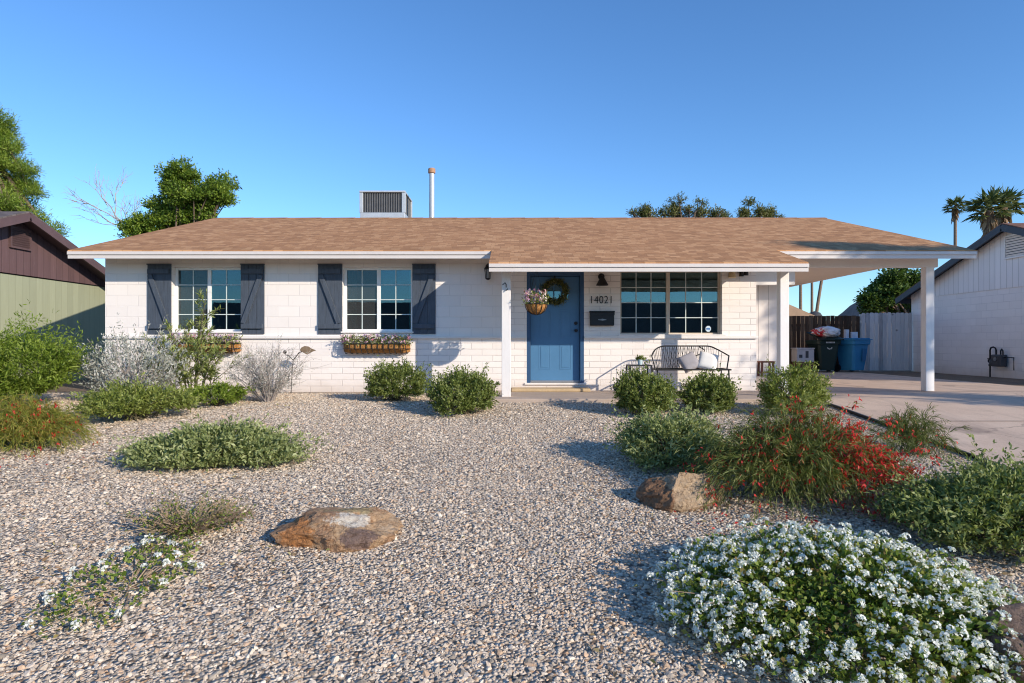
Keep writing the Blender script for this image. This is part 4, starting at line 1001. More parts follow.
hb_ = empty('hanging_basket', (.37, -1.44, 1.575), 0, 'coir basket of white and purple flowers hanging before the blue door', 'hanging basket')
m = MB(); m.lathe([(.02, -.17), (.08, -.155), (.14, -.11), (.17, -.05), (.18, 0), (.165, .0)], (0, 0, 0), 20); m.build('liner', MT['basket'], hb_, smooth=True)
m = MB()
for k in range(12):
    t = 2*math.pi*k/12; m.tube([(.186*math.cos(t)*q, .186*math.sin(t)*q, zz) for q, zz in ((1, 0), (.97, -.05), (.79, -.115), (.46, -.16), (.1, -.175))], .006, 4)
m.tube([(.186*math.cos(2*math.pi*k/24), .186*math.sin(2*math.pi*k/24), 0) for k in range(25)], .007, 5); m.build('frame', MT['wire'], hb_)
m = MB()
for k in range(3):
    t = 2*math.pi*k/3 + .4; m.tube([(.18*math.cos(t), .18*math.sin(t), 0), (0, 0, .60)], .0025, 4)
m.build('chain', MT['wire'], hb_)
flower_mass(hb_, -.22, .22, -.22, .22, -.02, .20, 420, 60, 83, True, .036)

R = np.random.default_rng(84); n = 1500
a = R.random(n) * 2 * math.pi; rr = .205 + R.normal(size=n) * .03
P = np.stack([rr * np.cos(a), -.02 - np.abs(R.normal(size=n)) * .03, rr * np.sin(a) - .0], 1)
wr = empty('wreath', (.775, .10, 1.905), 0, 'round dark leafy wreath hanging on the blue front door', 'wreath')
D = np.stack([-np.sin(a), -.35 + 0 * a, np.cos(a)], 1) + R.normal(size=(n, 3)) * .7
leaf_obj('foliage', P, D, .055, .016, G_DULL, wr, R=R)
m = MB(); m.tube([(.22*math.cos(2*math.pi*k/28), -.02, .22*math.sin(2*math.pi*k/28)) for k in range(29)], .018, 6); m.build('ring', MT['stem'], wr)
m = MB(); m.box(-.012, .012, -.012, -.004, .22, .30); m.build('hanger', MT['black'], wr)

# ------------------------------------------------------------------ porch furniture
def bench(x, y):
    o = empty('wire_bench', (x, y, .035), 0, 'black curved back wire bench with pillows under the big window', 'bench')
    wd, dp, sh, bh = 1.30, .48, .43, .86; m = MB()
    ring = [(-wd/2, -dp/2, sh), (wd/2, -dp/2, sh), (wd/2, dp/2 - .08, sh), (wd/2 - .08, dp/2, sh), (-wd/2 + .08, dp/2, sh), (-wd/2, dp/2 - .08, sh), (-wd/2, -dp/2, sh)]
    m.tube(ring, .015, 6)
    for k in range(9): yy = -dp/2 + dp * (k + .5) / 9; m.tube([(-wd/2 + .02, yy, sh), (wd/2 - .02, yy, sh)], .004, 4)
    for k in range(5): xx = -wd/2 + wd * (k + 1) / 6; m.tube([(xx, -dp/2, sh - .006), (xx, dp/2, sh - .006)], .006, 4)
    m.build('seat', MT['wire'], o)
    bk = MB(); low, top = [], []
    for i in range(41):
        t = -1 + 2 * i / 40; q = abs(t)
        ax = t * wd / 2 * (1.0); ay = dp/2 - .02 - (max(q - .72, 0) / .28) ** 2 * (dp * .62)
        low.append(Vector((ax * .97, ay, sh + .01)))
        zt = bh - .02 - .17 * max(q - .55, 0) ** 2 / .2; top.append(Vector((ax * 1.05, ay + .05, zt)))
    bk.tube(top, .013, 6); bk.tube([top[0], low[0]], .012, 6); bk.tube([top[-1], low[-1]], .012, 6)
    for i in range(2, 39): bk.tube([low[i], top[i]], .0042, 4)
    for i in range(10, 27, 2):                                    # woven diamonds
        for s in (-1, 1):
            j = i + s * 3
            bk.tube([low[i], low[i].lerp(top[i], .5).lerp(low[j].lerp(top[j], .5), .6), top[j]], .0035, 4)
    sp = [top[27].lerp(low[27], 0.04 + .5 * k / 12) + Vector((.10 * math.sin(k * .38), 0, 0)) for k in range(13)]
    bk.tube(sp, .010, 5)
    bk.build('backrest', MT['wire'], o)
    for sx in (-1, 1):
        for sy in (-1, 1):
            l = MB(); l.tube([(sx * (wd/2 - .03), sy * (dp/2 - .04), sh), (sx * (wd/2 - .015), sy * (dp/2 - .01), 0)], .013, 6); l.build('leg', MT['wire'], o)
bench(3.12, -.72)
def cushion(label, x, y, z, rot, w_, m):
    bm = bmesh.new(); bmesh.ops.create_grid(bm, x_segments=16, y_segments=16, size=1)
    me = bpy.data.meshes.new('cushion'); V = []; Fc = []
    n = 16
    for sgn in (1, -1):
        for i in range(n + 1):
            for j in range(n + 1):
                u = -1 + 2*i/n; v = -1 + 2*j/n; e = (1 - u**4) * (1 - v**4); pin = 1 - .06 * (1 - u*u) * (abs(v) > .9) - .06 * (1 - v*v) * (abs(u) > .9)
                V.append((u * w_/2 * pin, v * w_/2 * pin, sgn * (.075 * e ** .5 + .004)))
    for s in range(2):
        for i in range(n):
            for j in range(n):
                q = s*(n+1)**2 + i*(n+1) + j; f = (q, q+n+1, q+n+2, q+1); Fc.append(f if s == 0 else f[::-1])
    bm.free(); me.from_pydata(V, [], Fc); me.update(); me.polygons.foreach_set('use_smooth', [True]*len(me.polygons))
    o = link('cushion', me, m); o.location = (x, y, z); o.rotation_euler = rot; return tag(o, label, 'cushion')
MT['cushion2'] = paint('grey_cushion', (0.36, 0.33, 0.34), 0.9, 0.15, 10, 0.2, 120)
cushion('white pillow leaning at the open side of the wire bench', 3.46, -.64, .60, (math.radians(62), math.radians(14), math.radians(-14)), .34, MT['cushion'])
cushion('grey pillow leaning in the middle of the wire bench', 3.14, -.60, .585, (math.radians(64), math.radians(-24), math.radians(6)), .33, MT['cushion2'])
def side_table(x, y):
    o = empty('side_table', (x, y, .035), 0, 'small dark square side table standing beside the wire bench', 'table')
    m = MB(); m.box(-.20, .20, -.18, .18, .49, .515); m.build('table_top', MT['wire'], o, bevel=.004)
    for sx in (-1, 1):
        for sy in (-1, 1):
            l = MB(); l.bar((sx * .185, sy * .165, 0), (sx * .185, sy * .165, .49), .022, .022, (0, 1, 0)); l.build('leg', MT['wire'], o)
    b = MB()
    for sx in (-1, 1):
        b = MB(); b.tube([(sx*.185, -.165, .06), (sx*.185, .165, .06)], .008, 5); b.build('stretcher', MT['wire'], o)
side_table(2.19, -.85)
pp = empty('potted_plant', (2.21, -.85, .551), 0, 'small succulent in a pale pot on the side table', 'potted plant')
m = MB(); m.lathe([(.034, 0), (.042, .03), (.046, .09), (.04, .09), (.036, .07)], (0, 0, 0), 16); m.build('pot', paint('pale_pot', (0.50, 0.60, 0.62), 0.5, 0.1, 8, 0), pp, smooth=True)
R = np.random.default_rng(85); P = R.normal(size=(90, 3)) * (.02, .02, .01) + (0, 0, .09); leaf_obj('foliage', P, R.normal(size=(90, 3)) * (.8, .8, .4) + (0, 0, .6), .09, .022, G_BUSH, pp, R=R)
# small wooden stool by the storage wall
so_ = empty('wooden_stool', (4.86, .28, .292), 0, 'small red brown wooden stool standing against the white storage wall', 'stool')
wd_ = paint('red_wood', (0.16, 0.045, 0.022), 0.5, 0.3, 8, 0.1, stretch=(1, 1, 6))
m = MB(); m.box(-.13, .13, -.11, .11, .26, .29); m.build('seat', wd_, so_, bevel=.006)
for sx in (-1, 1):
    for sy in (-1, 1): l = MB(); l.bar((sx*.11, sy*.09, 0), (sx*.105, sy*.085, .26), .035, .035, (0, 1, 0)); l.build('leg', wd_, so_)
for yy in (-.12, .10): m = MB(); m.box(-.10, .10, yy * .75, yy * .75 + .016, .06, .085); m.build('stretcher', wd_, so_)

# brown metal ornament with a leaf shaped body
oo = empty('garden_ornament', (-3.95, -.45, g(-.45)), 0, 'rusty metal yard ornament with leaf shaped body beside the dry grey shrub', 'ornament')
m = MB(); m.tube([(-.10, 0, 0), (-.08, 0, .4), (-.06, 0, .62), (-.13, 0, .70), (-.20, 0, .72)], .009, 6); m.tube([(-.06, 0, .62), (.05, 0, .76), (.16, 0, .80)], .010, 6); m.build('stake', MT['wire'], oo, smooth=True)
m = MB(); m.lathe([(0, -.035), (.025, -.025), (.035, 0), (.025, .025), (0, .035)], (-.21, 0, .77), 10); m.build('knob', MT['wire'], oo, smooth=True)
m = MB(); m.prism([(.06, -.012, .80), (.09, -.012, .85), (.15, -.012, .88), (.22, -.012, .87), (.28, -.012, .83), (.36, -.012, .80), (.29, -.012, .775), (.20, -.012, .72), (.14, -.012, .75)], (0, .02, 0)); m.build('plate', paint('brown_plate', (0.22, 0.15, 0.09), 0.6, 0.3, 12, 0.2), oo, bevel=.004)

# ------------------------------------------------------------------ carport side: fences, bins
def fence(name, label, x0, x1, y, h, m, pitch, seed, dog=.03):
    R = np.random.default_rng(seed); o = empty(name, (x0, y, 0), 0, label, 'fence'); b = MB(); x = 0
    while x < x1 - x0 - .02:
        w_ = min(pitch - .012, x1 - x0 - x); hh = h + R.normal() * .008; yo = R.normal() * .003
        b.prism([(x, yo, .03), (x + w_, yo, .03), (x + w_, yo, hh - dog), (x + w_ - dog, yo, hh), (x + dog, yo, hh), (x, yo, hh - dog)], (0, .018, 0)); x += pitch
    b.build('boards', m, o)
    for z in (.35, h - .35): r = MB(); r.box(0, x1 - x0, .024, .065, z, z + .09); r.build('rail', m, o)
    for k in range(int((x1 - x0) / 2.2) + 1):
        p = MB(); px = min(k * 2.2, x1 - x0 - .09); p.box(px, px + .09, .066, .156, 0, h - .05); p.build('post', m, o)
fence('board_fence', 'dark weathered brown board fence behind the bins', 7.6, 11.36, 8.95, 1.82, MT['fence_d'], .14, 91, .0)
fence('picket_fence', 'tall whitewashed board fence beside the white neighbouring house', 11.40, 13.06, 8.93, 1.93, MT['fence_w'], .142, 92)

def bin_(label, x, y, col, lid_open, rz_):
    o = empty('wheeled_bin', (x, y, .02), rz_, label, 'bin'); bmt = paint('bin_plastic', col, .5, .08, 3, .05)
    def ring(z, w_, d): 
        c = .06; return [(-w_+c, -d, z), (w_-c, -d, z), (w_, -d+c, z), (w_, d-c, z), (w_-c, d, z), (-w_+c, d, z), (-w_, d-c, z), (-w_, -d+c, z)]
    m = MB(); rings = [ring(.06, .25, .27), ring(.60, .315, .335), ring(.86, .335, .355), ring(.861, .375, .395), ring(1.0, .385, .405)]; vs = [v for r in rings for v in r]; fs = []
    for i in range(4):
        for k in range(8): fs.append((i*8+k, i*8+(k+1) % 8, (i+1)*8+(k+1) % 8, (i+1)*8+k))
    fs.append(tuple(range(8))[::-1]); fs.append(tuple(32 + k for k in range(8))); m.add(vs, fs)
    body = m.build('body', bmt, o, bevel=.012)
    l = MB(); 
    if lid_open: l.bar((-.385, -.10, 1.13), (.385, -.10, 1.13), .86, .035, (0, -.28, 1))
    else: l.box(-.395, .395, -.425, .40, 1.002, 1.03); l.box(-.35, .35, -.37, .36, 1.03, 1.065)
    l.build('lid', bmt, o, bevel=.012)
    h = MB(); h.tube([(-.30, .40, .93), (-.30, .50, .95), (.30, .50, .95), (.30, .40, .93)], .02, 8); h.build('handle', bmt, o, smooth=True)
    for sx in (-1, 1):
        wv = MB(); wv.tube([(sx*.30, .27, .13), (sx*.36, .27, .13)], .13, 18); wv.build('wheel', MT['black'], o, smooth=True)
    return o, body
bl, blb = bin_('blue wheeled recycling bin with closed lid in front of the fence', 10.62, 8.05, (0.03, 0.21, 0.40), False, math.radians(22))
m = MB(); m.prism([(.02, -.345, .35), (.16, -.345, .35), (.18, -.375, .74), (.0, -.375, .74)], (0, -.012, 0)); m.build('panel', paint('bin_panel', (0.02, 0.14, 0.29), .5, .05, 3, 0), bl)
gb, gbb = bin_('dark green wheeled bin overfilled with a plastic bag', 9.72, 8.05, (0.010, 0.026, 0.022), True, math.radians(4))
wl_ = paint('bin_letters', (0.62, 0.62, 0.60), .6, .05, 5, 0)
m = MB()
for k in range(7): m.box(-.14 + k*.042, -.14 + k*.042 + .030, -.4075, -.403, .905, .95)
m.build('lettering', wl_, gb); m = MB()
for k in range(5): t = math.pi * (.1 + .2 * k); m.box(.0 + .07*math.cos(t) - .016, .07*math.cos(t) + .016, -.3665, -.3625, .76 - .05*math.sin(t), .79 - .05*math.sin(t))
m.build('emblem', wl_, gb)
def sack(label, x, y, z, sx, sy, sz, seed, m, red=None):
    bm = bmesh.new(); bmesh.ops.create_icosphere(bm, subdivisions=4, radius=1)
    for v in bm.verts:
        p = v.co; k = 1 + .22 * mnoise.fractal(p * 1.9 + Vector((seed, 0, 0)), 1, 2, 4); v.co = (p.x * sx * k, p.y * sy * k, p.z * sz * k)
    me = bpy.data.meshes.new('trash_bag'); bm.to_mesh(me); bm.free(); me.polygons.foreach_set('use_smooth', [True]*len(me.polygons))
    o = link('trash_bag', me, m); o.location = (x, y, z); tag(o, label, 'bag')
    return o
tb = NT('bag_plastic'); v = tb.obj(); cc = tb.ramp(tb.noise(v, 3, 3), [(0.40, (0.62, 0.60, 0.60)), (0.6, (0.80, 0.78, 0.77))])
spx = tb.n('ShaderNodeSeparateXYZ'); tb.l(v, spx.inputs[0])
cc = tb.mix(tb.math('MULTIPLY', tb.ramp(tb.math('ADD', spx.outputs[0], tb.math('MULTIPLY', tb.noise(v, 7, 3), .35)), [(-0.0, (1, 1, 1)), (0.05, (0, 0, 0))]), tb.ramp(tb.noise(v, 12, 2), [(.45, (0, 0, 0)), (.5, (1, 1, 1))])), cc, (0.5, 0.03, 0.04))
tb.pbr(cc, 0.35, tb.bump(tb.noise(v, 9, 5), 0.6, 0.05))
sack('bulging white and red plastic bag on top of the green bin', 9.70, 7.85, 1.27, .44, .30, .17, 3, tb.m)
def carton(name, label, x, y, z, w_, d, h, rot, m, cat):
    b = MB(); b.box(-w_/2, w_/2, -d/2, d/2, 0, h); b.box(-w_/2 + .01, w_/2 - .01, -d/2 - .004, -d/2, h * .2, h * .8); o = b.build(name, m, bevel=.004); o.location = (x, y, z); o.rotation_euler = (0, 0, rot); return tag(o, label, cat)
cw = paint('carton_white', (0.66, 0.68, 0.72), .6, .1, 12, 0)
carton('carton', 'small white carton standing on the blue bin lid, taller and farther back', 10.52, 8.18, 1.087, .11, .10, .27, .2, cw, 'carton')
carton('carton', 'small pale blue carton standing on the blue bin lid, shorter and in front', 10.68, 8.02, 1.087, .17, .12, .19, -.1, paint('carton_blue', (0.50, 0.60, 0.70), .6, .15, 14, 0), 'carton')
# crate and tin beside the bins
cr = empty('storage_crate', (9.03, 7.95, .02), 0, 'grey white plastic storage crate stacked beside the green bin', 'crate')
m = MB(); m.box(-.27, .27, -.2, .2, .32, .72); m.box(-.29, .29, -.22, .22, .72, .76); m.build('body', paint('crate_grey', (0.46, 0.45, 0.47), .6, .1, 5, 0), cr, bevel=.015)
m = MB(); m.box(.0, .09, -.207, -.2, .45, .66); m.box(-.2, -.1, -.207, -.2, .45, .55); m.build('clasp', MT['louver'], cr)
m = MB(); m.box(-.26, .26, -.2, .2, 0, .318); o = m.build('storage_tub', paint('red_tub', (0.10, 0.025, 0.02), .5, .2, 5, 0), bevel=.015); o.location = (9.03, 7.95, .02); tag(o, 'dark red tub under the grey white crate', 'tub')

# ------------------------------------------------------------------ neighbouring houses
def gable_house(name, label, xw, xr, xfar, apexD, run, pitch, zr_abs, split, up_m, low_m, trim, roofm, base=None, side=1):
    """house whose gable wall stands in the plane x = xw; side +1: house lies to +x"""
    o = empty(name, (xw, 0, 0), 0, label, 'house'); ya = apexD + CAMY; s = side
    X = lambda x: (x - xw)
    zt = lambda y: zr_abs - pitch * abs(y - ya)
    run_w = run - .35
    w_ = MB(); w_.box(*sorted((0, s * .15)), ya - run_w, ya + run_w, -.2, split); w_.box(*sorted((X(xfar), X(xfar) + s * .15)), ya - run_w, ya + run_w, -.2, split)
    for yy in (ya - run_w, ya + run_w - .15): w_.box(*sorted((s * .15, X(xfar))), yy, yy + .15, -.2, zt(ya - run_w) - .1)
    w_.build('wall', low_m, o)
    gmb = MB(); gmb.prism([(-s * .02, ya - run_w, split), (-s * .02, ya + run_w, split), (-s * .02, ya + run_w, zt(ya + run_w) - .08), (-s * .02, ya, zr_abs - .08), (-s * .02, ya - run_w, zt(ya - run_w) - .08)], (s * .15, 0, 0)); gmb.build('gable', up_m, o)
    r = MB(); x0, x1 = X(xr), X(xfar) + s * .4
    for e in (-1, 1):
        r.prism([(x0, ya, zr_abs), (x1, ya, zr_abs), (x1, ya + e * run, zt(ya + run)), (x0, ya + e * run, zt(ya + run))], (0, 0, -.03))
    rf_ = r.build('roof', roofm, o)
    f = MB()
    for e in (-1, 1):
        f.bar((x0, ya, zr_abs - .12), (x0, ya + e * run, zt(ya + run) - .12), .04, .17); f.prism([(x0 + s*.021, ya, zr_abs - .034), (-s * .0, ya, zr_abs - .034), (0, ya + e * run, zt(ya + run) - .034), (x0 + s*.021, ya + e * run, zt(ya + run) - .034)], (0, 0, -.04))
        f.box(*sorted((x0, x1)), *sorted((ya + e * run, ya + e * (run + .03))), zt(ya + run) - .19, zt(ya + run) - .02)
    f.build('fascia', trim, o)
    if base:
        b = MB(); b.box(*sorted((-s * .03, s * .12)), ya - run_w, ya + run_w, base[0], base[1]); b.build('footing', MT['footing'], o)
    return o, ya
def louver_vent(parent, y0, y1, z0, z1, s, fm, sm_):
    v = MB(); x = -s * .03; e = -s * .045
    xx = sorted((x, x + e)); v.box(*xx, y0, y1, z0, z0 + .04); v.box(*xx, y0, y1, z1 - .04, z1); v.box(*xx, y0, y0 + .04, z0 + .04, z1 - .04); v.box(*xx, y1 - .04, y1, z0 + .04, z1 - .04)
    vo = v.build('vent', fm, parent)
    n = 8; l = MB()
    for k in range(n):
        zc = z0 + .04 + (z1 - z0 - .08) * (k + .5) / n; l.bar((x + e * .45, y0 + .04, zc), (x + e * .45, y1 - .04, zc), .05, .012, (s * .8, 0, .6) if s > 0 else (-.8, 0, .6))
    l.build('slat', sm_, vo); b = MB(); b.box(*sorted((x, x - s * .004)), y0 + .04, y1 - .04, z0 + .04, z1 - .04); b.build('backing', MT['louver'], vo)
HL, yaL = gable_house('neighbour_house', 'plum and sage green sided gabled house with louvred gable vent', -11.0, -10.55, -20, 13.95, 3.95, .358, .93 + 2.87, .93 + 1.52, MT['sid_purple'], MT['sid_green'], MT['plum'], MT['roof_grey'], (.25, .36), side=-1)
louver_vent(HL, yaL - .05, yaL + .55, .93 + 2.08, .93 + 2.55, -1, MT['plum'], MT['plum'])
HR, yaR = gable_house('neighbour_house', 'white block house with slate grey roof trim and a gas meter on its wall', 13.1, 12.8, 24, 16.8, 4.65, .352, .93 + 3.15, .93 + 1.456, MT['sid_white_r'], MT['block_r'], MT['slate_trim'], MT['roof_red'], side=1)
louver_vent(HR, yaR - .55, yaR + .22, .93 + 2.22, .93 + 2.84, 1, MT['trim'], MT['trim'])
# gas meter
gmr = empty('gas_meter', (12.98, 5.1, 0), 0, 'black gas meter with looped pipe fixed to the white neighbouring wall', 'gas meter')
m = MB(); m.tube([(0, .28, 0), (0, .28, .74), (0, .25, .80), (0, .16, .82), (0, .08, .79), (0, .06, .72), (0, .06, .62)], .022, 8); m.tube([(0, -.10, .60), (0, -.10, .72), (0, -.14, .77), (0, -.18, .72), (0, -.18, .6)], .018, 8); m.tube([(0, -.2, .55), (0, -.55, .55), (0, -.55, .22)], .014, 8); m.tube([(0, .36, .50), (0, .0, .50)], .018, 8); m.build('pipe', MT['black'], gmr, smooth=True)
m = MB(); m.box(-.11, .08, -.24, .12, .30, .62); m.lathe([(.0, .0), (.06, .02), (.075, .10), (.06, .18), (0, .2)], (-.06, .12, .3), 14); m.build('body', paint('meter_grey', (0.06, 0.06, 0.065), .5, .2, 8, 0), gmr, bevel=.03)
m = MB(); m.tube([(-.115, -.06, .5), (-.13, -.06, .5)], .055, 16); m.build('dial', MT['chrome'], gmr, smooth=True)
m = MB(); m.tube([(-.03, .28, .44), (.03, .28, .44)], .05, 12); m.tube([(0, .28, .30), (0, .28, .36)], .036, 10); m.build('valve', MT['black'], gmr, smooth=True)

# far house roof beyond the fence
bh = empty('far_house', (19.5, 28, 0), 0, 'tan roofed house just visible beyond the dark fence', 'house')
m = MB(); m.box(-4, 4, -3, 3, 0, 2.2); m.build('wall', paint('tan_stucco', (0.42, 0.30, 0.22), .9, .1, 2, .2), bh)
m = MB(); m.prism([(-5.0, -3.4, 3.7), (-1.0, -3.4, 1.95), (-1, -3.4, 1.85), (-9, -3.4, 1.85), (-9, -3.4, 1.95)], (0, 6.8, 0)); m.build('roof', paint('tan_roof', (0.40, 0.27, 0.18), .9, .15, 2, .2), bh)
m = MB(); m.lathe([(.35, -.2), (.36, .1), (.48, .2), (.46, .5), (.3, .75), (0, .85)], (-1.9, -2.6, 1.95), 14); m.build('vent', MT['louver'], bh, smooth=True)

# houses over the road, seen only in the window glass
oh = empty('far_house', (-4, -45, g(-45)), 0, 'low house over the road, a dark shape mirrored in the window panes', 'house')
m = MB(); m.box(-22, 30, -5, 5, 0, 2.7); m.build('wall', paint('brown_stucco', (0.25, 0.2, 0.17), .9, .1, 1, .1), oh)
m = MB(); m.prism([(-23, -5.6, 2.6), (-23, 0, 5.5), (-23, 5.6, 2.6)], (54, 0, 0)); m.build('roof', MT['roof_grey'], oh)

# ------------------------------------------------------------------ trees
def tree(name, label, x, y, z0, trunk_h, clumps, n, per, L, W, lm, seed, bark=None, tr=.16, up=.1, spread=.9, group=None, rough=.4):
    """trunk, limbs to every clump; leaves on twigs spread through each clump (cx, cy, cz, rx, ry, rz)"""
    R = np.random.default_rng(seed); o = empty(name, (x, y, z0), 0, label, 'tree', group); b = MB()
    top = np.array([0, 0, trunk_h]); b.tube([(0, 0, -.1), (tr * .5, 0, trunk_h * .5), top], tr, 9, tr * .7)
    ST = []; TP = []; tot = sum((c[3] * c[4] * c[5]) ** (2/3) for c in clumps)
    for c in clumps:
        cc = np.array(c[:3], float); mid = (top + cc) / 2 + R.normal(size=3) * .2; b.tube([top * .92, mid, cc], tr * .5, 6, tr * .12)
        k = max(int(n * (c[3] * c[4] * c[5]) ** (2/3) / tot), 8)
        st, tip = dome_twigs(R, k, c[3], c[4], c[5], 9, rough, -1.0, .0)
        st = st + cc; tip = tip + cc
        ST.append(st); TP.append(tip)
        for i in range(min(7, k)): b.tube([cc, st[i], tip[i]], tr * .10, 4, tr * .02, False)
    st = np.concatenate(ST); tip = np.concatenate(TP)
    tip[:, 2] = np.maximum(tip[:, 2], .1)
    P, D, l, w_, rnd = twig_leaves(R, st, tip, per, L, W, up, spread, .3)
    P += R.normal(size=P.shape) * L * .55
    leaf_obj('crown', P, D, l, w_, lm, o, rnd, R=R); b.build('trunk', bark or MT['bark'], o)
    return o
R = np.random.default_rng(101)
pc_ = []
for k in range(90):
    t = (k / 89) ** .9; z = 4.0 + 9.4 * t; r = 5.0 * (1 - t) ** .7 + .3; a = k * 2.4; q = .45 + .5 * R.random()
    pc_.append((math.cos(a) * r * q, math.sin(a) * r * q * .8, z + R.normal() * .3, .75 + .35 * R.random(), .75 + .3 * R.random(), .60 + .3 * R.random()))
tree('pine_tree', 'tall bright green pine tree rising behind the plum gable', -29.6, 23.5, 0, 13.0, pc_, 12000, 12, .22, .032, G_PINE, 102, tr=.28, up=.25, spread=.6)
def crown(R, n, lobes, r0, r1):
    out = []
    for k in range(n):
        cx, cz, ax, az = lobes[k % len(lobes)]; d = R.normal(size=3); d /= np.linalg.norm(d); q = R.random() ** .4; q2 = r0 + (r1 - r0) * R.random()
        out.append((cx + d[0] * ax * q, d[1] * ax * .7 * q, cz + d[2] * az * q, q2, q2, q2 * (.8 + .4 * R.random())))
    return out
lc = crown(np.random.default_rng(1031), 74, [(.5, 7.1, 1.75, 1.25), (.9, 6.5, 1.7, 1.1), (-.3, 7.7, .8, .9), (-1.8, 5.8, 1.1, .7), (1.4, 7.3, .9, .8), (-.6, 6.4, 1.2, 1.0)], .42, .72)
tree('leafy_tree', 'leafy dark green tree standing behind the near end of the brown roof', -14.5, 16, 0, 4.6, lc, 5200, 11, .12, .055, G_TREE, 103, tr=.14, rough=.6)
# bare tree next to it
def bare_tree(x, y, h, seed):
    R = np.random.default_rng(seed); o = empty('bare_tree', (x, y, 0), 0, 'pale bare twiggy tree beside the leafy tree behind the roof', 'tree'); t_ = MB(); b = MB(); t_.tube([(0, 0, 0), (.1, 0, h * .5), (0, 0, h * .72)], .09, 7, .05)
    def grow(p, d, l, r, lev):
        q = p + d * l; b.tube([p, (p + q) / 2 + R.normal(size=3) * l * .06, q], r, 4, r * .6, False)
        if lev < 5:
            for k in range(3 if lev < 4 else 2): nd = d + R.normal(size=3) * .42 + np.array([0, 0, .12]); grow(p + d * l * (.5 + .5 * R.random()), nd / np.linalg.norm(nd), l * (.6 + .2 * R.random()), r * .62, lev + 1)
    for k in range(4): nd = np.array([R.normal() * .5, R.normal() * .4, 1.0]); grow(np.array([.05, 0, h * (.45 + .08 * k)]), nd / np.linalg.norm(nd), h * .20, .04, 1)
    b.build('branch', MT['twig_grey'], o); t_.build('trunk', MT['twig_grey'], o)
bare_tree(-16.7, 16.2, 7.6, 104)
tree('small_tree', 'olive green treetop showing above the middle of the ridge', 8.0, 18, 0, 5.2, crown(np.random.default_rng(1051), 84, [(-1.9, 6.9, .7, .35), (-.3, 7.15, .7, .7), (.7, 7.05, .8, .6), (1.7, 6.85, .7, .3), (-.9, 6.9, .9, .5)], .13, .30), 1300, 6, .14, .036, G_DULL, 105, rough=.7)
tree('small_tree', 'small treetop above the ridge between the olive treetop and the palms', 11.4, 18, 0, 5.2, crown(np.random.default_rng(1061), 20, [(-.2, 7.05, .55, .65), (.6, 6.9, .6, .35), (-.7, 6.8, .35, .35)], .14, .32), 700, 6, .14, .036, G_DULL, 106, rough=.7)
tree('broad_tree', 'round dark green tree behind the whitewashed fence', 18.0, 17.5, 0, 1.8, crown(np.random.default_rng(1071), 44, [(0, 2.9, 1.5, 1.2), (1.3, 3.3, 1.2, 1.0), (-.9, 2.8, .9, .8), (2.2, 2.9, 1.2, 1.1)], .4, .75), 3000, 12, .15, .08, G_DARK2, 107)
tree('street_tree', 'tree beside the driveway whose shadow streaks the pale concrete', 16.0, -8.0, g(-8), 3.4, crown(np.random.default_rng(1081), 44, [(.6, 6.4, 1.1, 1.2), (-.5, 7.75, 1.1, .4), (.5, 7.4, 1.0, .7), (-.6, 5.6, 1.2, .5)], .28, .5) + [(-1.6, .6, 5.6, 1.3, .6, .22), (1.7, -.4, 3.8, 1.6, .6, .2), (-2.6, .2, 4.8, 1.0, .6, .22), (-.9, 0, 4.2, 1.6, .6, .22)], 1300, 8, .16, .06, G_TREE, 108)

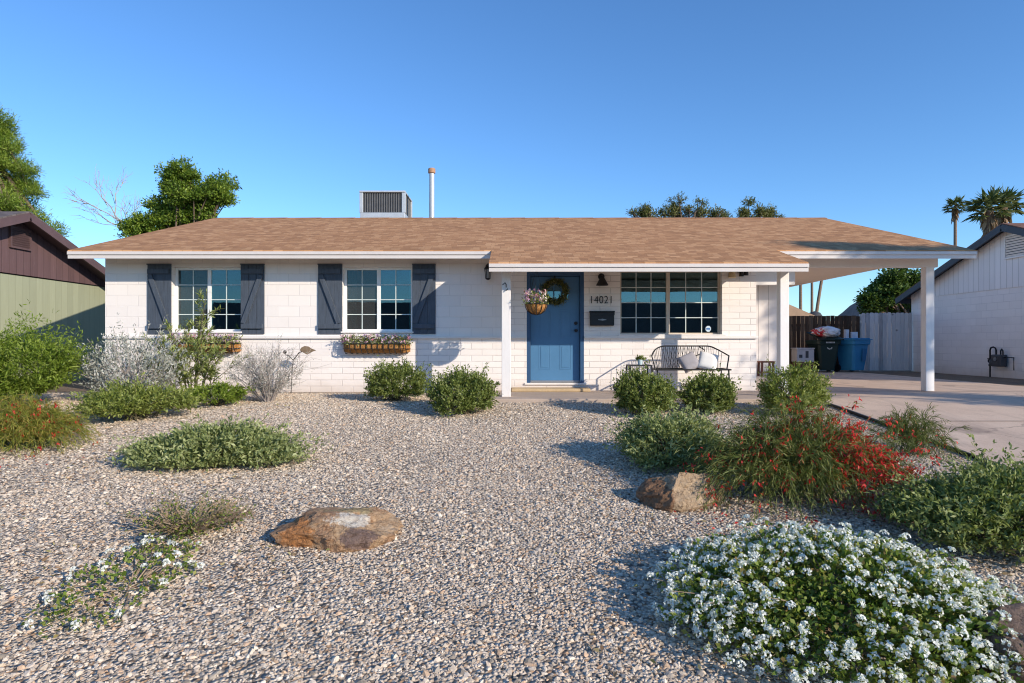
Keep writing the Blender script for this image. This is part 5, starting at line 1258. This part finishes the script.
# palms
def palm(label, x, y, h, cr, seed, nf=34, tr=.22, lean=(0, 0), skirt=.16, group=None, name='palm_tree'):
    R = np.random.default_rng(seed); o = empty(name, (x, y, 0), 0, label, 'palm tree', group)
    t = MB(); n = 12; pts = [(lean[0] * (k/n) ** 1.4, lean[1] * (k/n) ** 1.4, h * k / n) for k in range(n + 1)]; t.tube(pts, tr, 9, tr * .72); t.build('trunk', MT['palm_bark'], o, smooth=True)
    c = np.array([lean[0], lean[1], h]); PP, DD, LL, WW = [], [], [], []; SP, SD, SL, SW = [], [], [], []
    for k in range(nf):
        a = k * 2.39996; el = math.radians(78 - 105 * (k / nf) ** .85 + R.normal() * 6); d = np.array([math.cos(a) * math.cos(el), math.sin(a) * math.cos(el), math.sin(el)])
        pl = cr * (.42 + .12 * R.random()); b0 = c + d * pl * .2; hub = c + d * pl; hub[2] -= .10 * cr * math.cos(el)
        PP.append(b0); DD.append(hub - b0); LL.append(np.linalg.norm(hub - b0)); WW.append(.05 * cr)
        side = np.cross(d, (0, 0, 1.0)); side /= np.linalg.norm(side) + 1e-9; upv = np.cross(side, d)
        for j in range(17):
            th = math.radians(-105 + 210 * j / 16); bd = d * math.cos(th) + side * math.sin(th) + upv * .10 - np.array([0, 0, .28 + .22 * R.random()])
            l = cr * .52 * (1 - .25 * abs(math.sin(th))); PP.append(hub); DD.append(bd); LL.append(l * (.85 + .3 * R.random())); WW.append(.085 * cr)
    for k in range(60):
        a = R.random() * 6.283; SP.append(c + np.array([math.cos(a) * tr * .6, math.sin(a) * tr * .6, -R.random() * skirt * cr * 2.0])); SD.append((math.cos(a) * .33, math.sin(a) * .33, -1)); SL.append(cr * (.35 + .35 * R.random())); SW.append(.14 * cr)
    leaf_obj('crown', PP, DD, LL, WW, G_PALM, o, fold=.2, R=R); leaf_obj('skirt', SP, SD, SL, SW, G_DEAD, o, fold=.2, R=R)
    return o
palm('slim fan palm with small crown standing alone above the carport roof', 45.9, 54.5, 15.2, 1.35, 111, 30, .20, skirt=.42)
palm('fuller fan palm with thick brown skirt above the slate trimmed gable', 33.1, 32.5, 10.3, 1.75, 112, 26, .36, skirt=.55)
palm('fan palm crowded close behind the fuller palm, farther from the slim one', 36.0, 35.0, 11.0, 1.75, 113, 26, .36, skirt=.55)
palm('straight palm trunk seen under the carport, nearest the porch post', 27.8, 50, 10.0, 1.2, 114, 24, .17)
palm('straight palm trunk seen under the carport beside the leaning one', 28.9, 50, 10.0, 1.2, 115, 24, .15)
palm('leaning palm trunk seen under the carport', 29.2, 50.5, 9.9, 1.2, 116, 24, .18, (1.4, 0))
